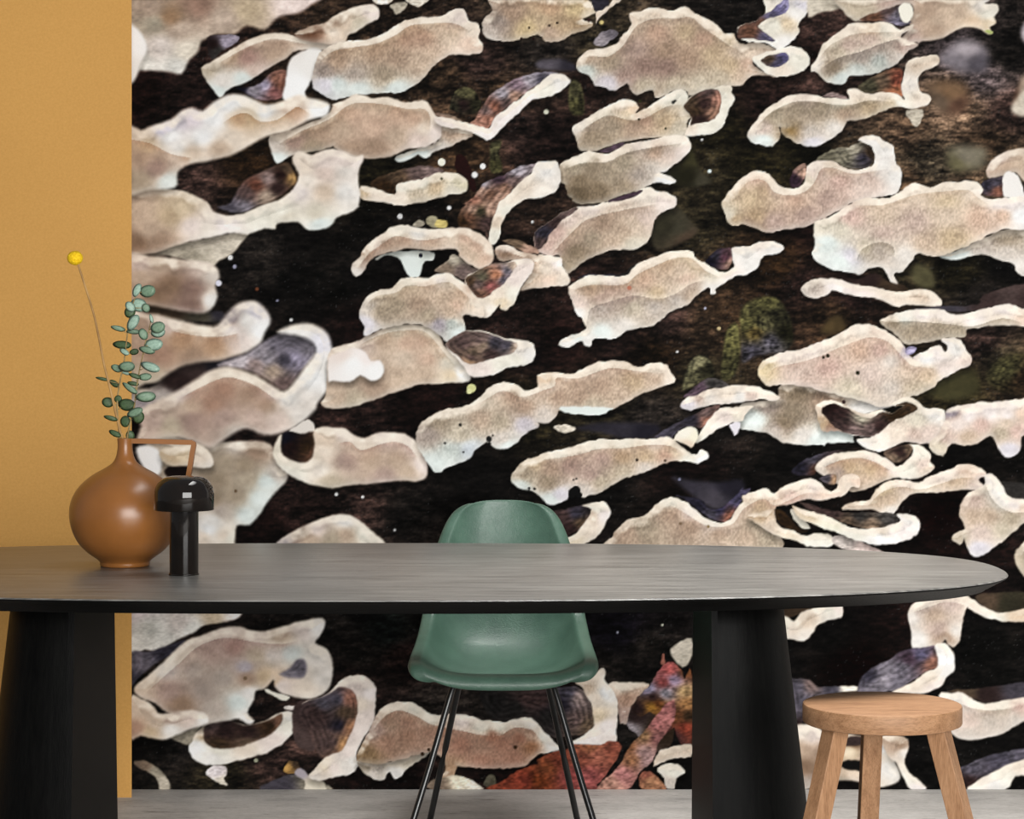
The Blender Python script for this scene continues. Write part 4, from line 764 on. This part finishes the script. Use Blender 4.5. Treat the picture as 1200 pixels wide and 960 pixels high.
def stool_leg(ang):
    ca, sa = math.cos(ang), math.sin(ang); V = []; w = .0189
    for r, z in ((.250, 0), (.1123, SZ - .0372)):
        c = Vector((ca * r, sa * r, z)); R = Vector((ca, sa, 0)) * w; T = Vector((-sa, ca, 0)) * w
        V += [c - R - T, c + R - T, c + R + T, c - R + T]
    o = mesh_obj('leg', V, [(0, 1, 2, 3), (4, 5, 6, 7), (0, 1, 5, 4), (1, 2, 6, 5), (2, 3, 7, 6), (3, 0, 4, 7)], MAT_OAKZ, stool, smooth=False)
    b = o.modifiers.new('soft_edges', 'BEVEL'); b.width = .0015; b.segments = 2
for d in (90, 210, 330): stool_leg(math.radians(d))

# ================================================================ CERAMIC JUG VASE
def m_ceramic():
    M = Mat('brown_satin_ceramic', .30, .42); v = M.coords((1, 1, 1)); f = M.noise(v, 9, 5); g = M.noise(v, 120, 3)
    M.base(M.ramp(f, [(.3, srgb(122, 76, 34)), (.7, srgb(136, 87, 42))])); M.bump(g, .05, .0005); return M.m
MAT_CER = m_ceramic()
VX, VY = (146.5 - 600) / F * 5.0, 5.0
vase = tag(empty('jug_vase', (VX, VY, TZ)), 'round brown ceramic jug vase with angular handle and thin neck on the table', 'vase')
prof = [(.0500, 0), (.0535, .0015), (.0545, .006), (.0555, .011), (.0640, .0185), (.0840, .0330), (.1015, .052), (.1130, .0735), (.1195, .095), (.1218, .116), (.1195, .138),
        (.1115, .1595), (.0965, .1805), (.0720, .2010), (.0450, .2165), (.0290, .2270), (.0210, .2390), (.0176, .2520), (.0162, .2660), (.0168, .2780), (.0172, .2815), (.0160, .2825), (.0146, .2810), (.0138, .270), (.0138, .235)]
pp = catmull([(r, 0, z) for r, z in prof], 4)
lathe('body', [(p.x, p.z) for p in pp], MAT_CER, vase, 72)
hs = 1 / (4.364 * 530)
def hz(x, y): return Vector(((x - 380) * hs, 0, (768 - y) * hs))
hp = [hz(400, 128), hz(560, 131), hz(690, 135), hz(722, 136), hz(731, 141), hz(732, 152), hz(724, 195), hz(708, 290), hz(690, 390), hz(664, 500)]
V, Fc = [], []
for k, p in enumerate(hp):
    t = (hp[min(k + 1, len(hp) - 1)] - hp[max(k - 1, 0)]).normalized(); u = Vector((t.z, 0, -t.x)); hwid = .0053; dw = .0075
    V += [p + u * hwid + Vector((0, -dw, 0)), p + u * hwid + Vector((0, dw, 0)), p - u * hwid + Vector((0, dw, 0)), p - u * hwid + Vector((0, -dw, 0))]
for k in range(len(hp) - 1):
    for i in range(4):
        j = (i + 1) % 4; Fc.append((k * 4 + i, k * 4 + j, k * 4 + 4 + j, k * 4 + 4 + i))
Fc += [(0, 1, 2, 3), tuple(4 * (len(hp) - 1) + i for i in range(4))]
hd = mesh_obj('handle', V, Fc, MAT_CER, vase, smooth=False)
bv = hd.modifiers.new('soft_edges', 'BEVEL'); bv.width = .002; bv.segments = 3

# ================================================================ GLOSSY TABLE LAMP
MAT_GLOSS = two_tone('dark_bronze_gloss', srgb(15, 12, 10), srgb(22, 17, 14), 20, rough=.06, spec=.34)
MAT_GLOSS.node_tree.nodes['Principled BSDF'].inputs['Metallic'].default_value = 0
LY = 4.815; LX = (215.7 - 600) / F * LY
lamp = tag(empty('table_lamp', (LX, LY, TZ)), 'small glossy black mushroom shaped table lamp beside the brown vase', 'lamp')
lathe('stem', [(.0285, 0), (.0300, .0006), (.0306, .003), (.0306, .150), (.0306, .160)], MAT_GLOSS, lamp, 56)
R = .0635; dome = [(R - .003, .1385), (R - .0008, .1378), (R, .139), (R, .172)]
for i in range(1, 13):
    a = math.pi / 2 * i / 12
    dome.append((R - .037 + .037 * math.cos(a), .172 + .0375 * math.sin(a)))
dome += [(.012, .2105), (.001, .2106)]
dome += [(.001, .2070), (.024, .2065), (R - .012, .192), (R - .004, .172), (R - .004, .1395)]
shd = lathe('shade', dome, MAT_GLOSS, lamp, 72)
lathe('base_ring', [(.0295, 0), (.0322, .0004), (.0322, .0028), (.0300, .0032)], MAT_GLOSS, lamp, 56)

# ================================================================ FLOWER AND EUCALYPTUS IN THE VASE
def zp(x, y, Y=5.0): return at(60 + x / 4.364, 280 + y / 4.364, Y)
MAT_YEL = two_tone('yellow_florets', srgb(206, 158, 10), srgb(240, 205, 36), 260, rough=.8, spec=.2, bump=.6)
MAT_DRY = two_tone('dry_stem', srgb(126, 92, 48), srgb(176, 138, 84), 40, (1, 1, .3), rough=.7)
MAT_TWIG = two_tone('green_brown_twig', srgb(116, 98, 60), srgb(150, 130, 84), 40, rough=.65)
def m_leaf(name, a, b, edge):
    M = Mat(name, .5, .35); f = M.noise(M.coords((1, 1, 1)), 2.2, 6, .65); g = M.noise(M.coords((1, 1, 1)), 9, 5, .7)
    c = M.ramp(f, [(.3, a), (.68, b)]); c = M.mix(c, M.ramp(g, [(.4, (.82, .86, .82, 1)), (.6, (1, 1, 1, 1))]), .8); M.base(c)
    return M.m
LEAF_P = m_leaf('pale_eucalyptus_leaf', srgb(116, 142, 126), srgb(160, 184, 168), None)
LEAF_M = m_leaf('mid_eucalyptus_leaf', srgb(88, 112, 92), srgb(122, 146, 122), None)
LEAF_D = m_leaf('deep_eucalyptus_leaf', srgb(46, 64, 40), srgb(74, 96, 62), None)

fl = tag(empty('craspedia_flower', (VX, VY, TZ + .02)), 'single yellow billy button flower on a long dry stem in the vase', 'flower')
o0 = Vector(fl.location)
st = catmull([zp(130, 108), zp(165, 215), zp(215, 375), zp(243, 500), zp(270, 640), zp(300, 760), zp(330, 890), zp(352, 985, 5.0), zp(368, 1060, 5.0), Vector((VX + .002, VY, TZ + .10))], 4)
tube('stem', [p - o0 for p in st], [0.0022 + .0007 * i / len(st) for i in range(len(st))], MAT_DRY, fl, 8)
bm = bmesh.new(); bmesh.ops.create_icosphere(bm, subdivisions=4, radius=.0172)
random.seed(3)
for v in bm.verts:
    d = v.co.normalized(); v.co *= 1 + .05 * math.sin(d.x * 34) * math.sin(d.y * 31 + 1) * math.sin(d.z * 33 + 2); v.co.z *= .92
me = bpy.data.meshes.new('flower_head'); bm.to_mesh(me); bm.free(); me.materials.append(MAT_YEL)
me.polygons.foreach_set('use_smooth', [True] * len(me.polygons))
fh = bpy.data.objects.new('flower_head', me); COL.objects.link(fh); fh.parent = fl; fh.location = zp(122, 98) - o0

# branches as centre lines in the vase's plane, with a little depth of their own
B1 = [Vector((VX + .004, VY + .003, TZ + .10)), zp(352, 1060, 5.003), zp(345, 960, 5.004), zp(337, 850, 5.01), zp(350, 740, 5.015), zp(374, 620, 5.015), zp(388, 500, 5.01), zp(398, 420, 5.005), zp(412, 350, 5.0), zp(440, 275, 4.995)]
B2 = [Vector((VX + .004, VY - .003, TZ + .10)), zp(388, 1060, 4.997), zp(400, 960, 4.99), zp(424, 860, 4.975), zp(436, 770, 4.965), zp(452, 670, 4.96), zp(470, 590, 4.955), zp(484, 520, 4.95), zp(504, 450, 4.95), zp(511, 388, 4.95)]
LEAVES = [  # x, y, rx, ry, angle, shade, branch
    (492, 268, 43, 31, -8, 'M', 1), (438, 262, 20, 36, 25, 'P', 1), (447, 338, 42, 34, 20, 'P', 1), (404, 347, 30, 22, 48, 'P', 1), (402, 374, 27, 30, 40, 'D', 1), (484, 354, 20, 23, -20, 'M', 1),
    (418, 428, 26, 46, 34, 'P', 1), (342, 458, 38, 14, 14, 'M', 1), (420, 475, 36, 13, 3, 'M', 1), (470, 488, 22, 30, -25, 'M', 2), (545, 453, 37, 29, -12, 'M', 2), (546, 478, 36, 27, -12, 'P', 2), (512, 408, 9, 24, -14, 'P', 2),
    (523, 541, 48, 31, -4, 'P', 2), (490, 569, 42, 19, 12, 'M', 2), (362, 542, 49, 21, 4, 'D', 1), (374, 578, 28, 14, 28, 'P', 1), (424, 578, 24, 16, -14, 'D', 1), (506, 655, 53, 23, 18, 'P', 2), (386, 654, 42, 27, -4, 'M', 1),
    (334, 662, 29, 19, 24, 'M', 1), (378, 684, 26, 10, 22, 'P', 1), (480, 706, 33, 19, -4, 'M', 2), (428, 701, 32, 12, 18, 'D', 2), (260, 716, 34, 9, 12, 'D', 1), (322, 740, 28, 16, 34, 'D', 1), (419, 740, 30, 11, 10, 'D', 2),
    (402, 764, 46, 16, 36, 'M', 2), (484, 808, 50, 27, -3, 'M', 2), (290, 836, 31, 26, 12, 'D', 1), (342, 820, 20, 20, -20, 'D', 1), (386, 849, 44, 31, 8, 'D', 1), (428, 888, 44, 22, -22, 'M', 2), (445, 913, 30, 33, 20, 'D', 2),
    (378, 934, 26, 29, 0, 'D', 2), (304, 917, 36, 13, 16, 'D', 1), (326, 996, 34, 15, 24, 'D', 1), (404, 1006, 22, 26, -20, 'D', 2)]
def leaf_mesh(name):
    V = [(0, -.10, 0)]; Fc = []; n = 16; rr = ((.55, -.07), (1, 0))
    for q, cup in rr:
        for i in range(n):
            a = 2 * math.pi * i / n; V.append((q * math.cos(a), cup + .05 * math.sin(2 * a) * q, q * math.sin(a) * (1 + .06 * math.cos(a))))
    for i in range(n):
        j = (i + 1) % n; Fc.append((0, 1 + i, 1 + j)); Fc.append((1 + i, 1 + n + i, 1 + n + j, 1 + j))
    m0 = len(V)
    V.append((0, .02, 0))
    for i in range(n):
        j = (i + 1) % n; Fc.append((m0, 1 + n + j, 1 + n + i))
    me = bpy.data.meshes.new(name); me.from_pydata(V, [], Fc); me.update()
    me.polygons.foreach_set('use_smooth', [True] * len(me.polygons)); return me
LM = {}
for k, m in (('P', LEAF_P), ('M', LEAF_M), ('D', LEAF_D)):
    LM[k] = leaf_mesh('leaf'); LM[k].materials.append(m)
random.seed(11)
for bi, line, lab in ((1, B1, 'tall eucalyptus sprig leaning left in the vase, beside the dry flower stem'), (2, B2, 'shorter eucalyptus sprig on the right side of the vase bouquet')):
    sp = tag(empty('eucalyptus_sprig', line[0]), lab, 'plant', 'eucalyptus sprigs in the jug vase'); o0 = Vector(line[0])
    cl = catmull(line, 5)
    Vs, Fs = tube_geo([p - o0 for p in cl], [.0022 - .0012 * i / len(cl) for i in range(len(cl))], 7)
    leaves = []
    for x, y, rx, ry, an, shd_, b in LEAVES:
        if b != bi: continue
        c0 = zp(x, y, 5.0)
        near = min(cl[6:], key=lambda p: (p.x - c0.x) ** 2 + (p.z - c0.z + .006) ** 2)
        c = zp(x, y, near.y + random.uniform(-.016, .006))
        d = Vector((c.x - near.x, 0, c.z - near.z)); gap = d.length
        endp = c - d * min(.6, .7 * rx * hs / max(gap, 1e-4)) if gap > .002 else c
        tv, tf = tube_geo([near - o0, (near + endp) / 2 - o0 + Vector((0, -.001, -.001)), endp - o0], [.0010, .0009, .0007], 5)
        off = len(Vs); Vs += tv; Fs += [tuple(i + off for i in f) for f in tf]
        leaves.append((c, rx, ry, an, shd_))
    mesh_obj('stem', Vs, Fs, MAT_TWIG, sp)
    for c, rx, ry, an, shd_ in leaves:
        lo = bpy.data.objects.new('leaf', LM[shd_]); COL.objects.link(lo); lo.parent = sp; lo.location = c - o0
        lo.scale = (rx * hs * 1.03, max(rx, ry) * hs, ry * hs * 1.03)
        lo.rotation_euler = (random.uniform(-.18, .25), math.radians(an), random.uniform(-.25, .25))
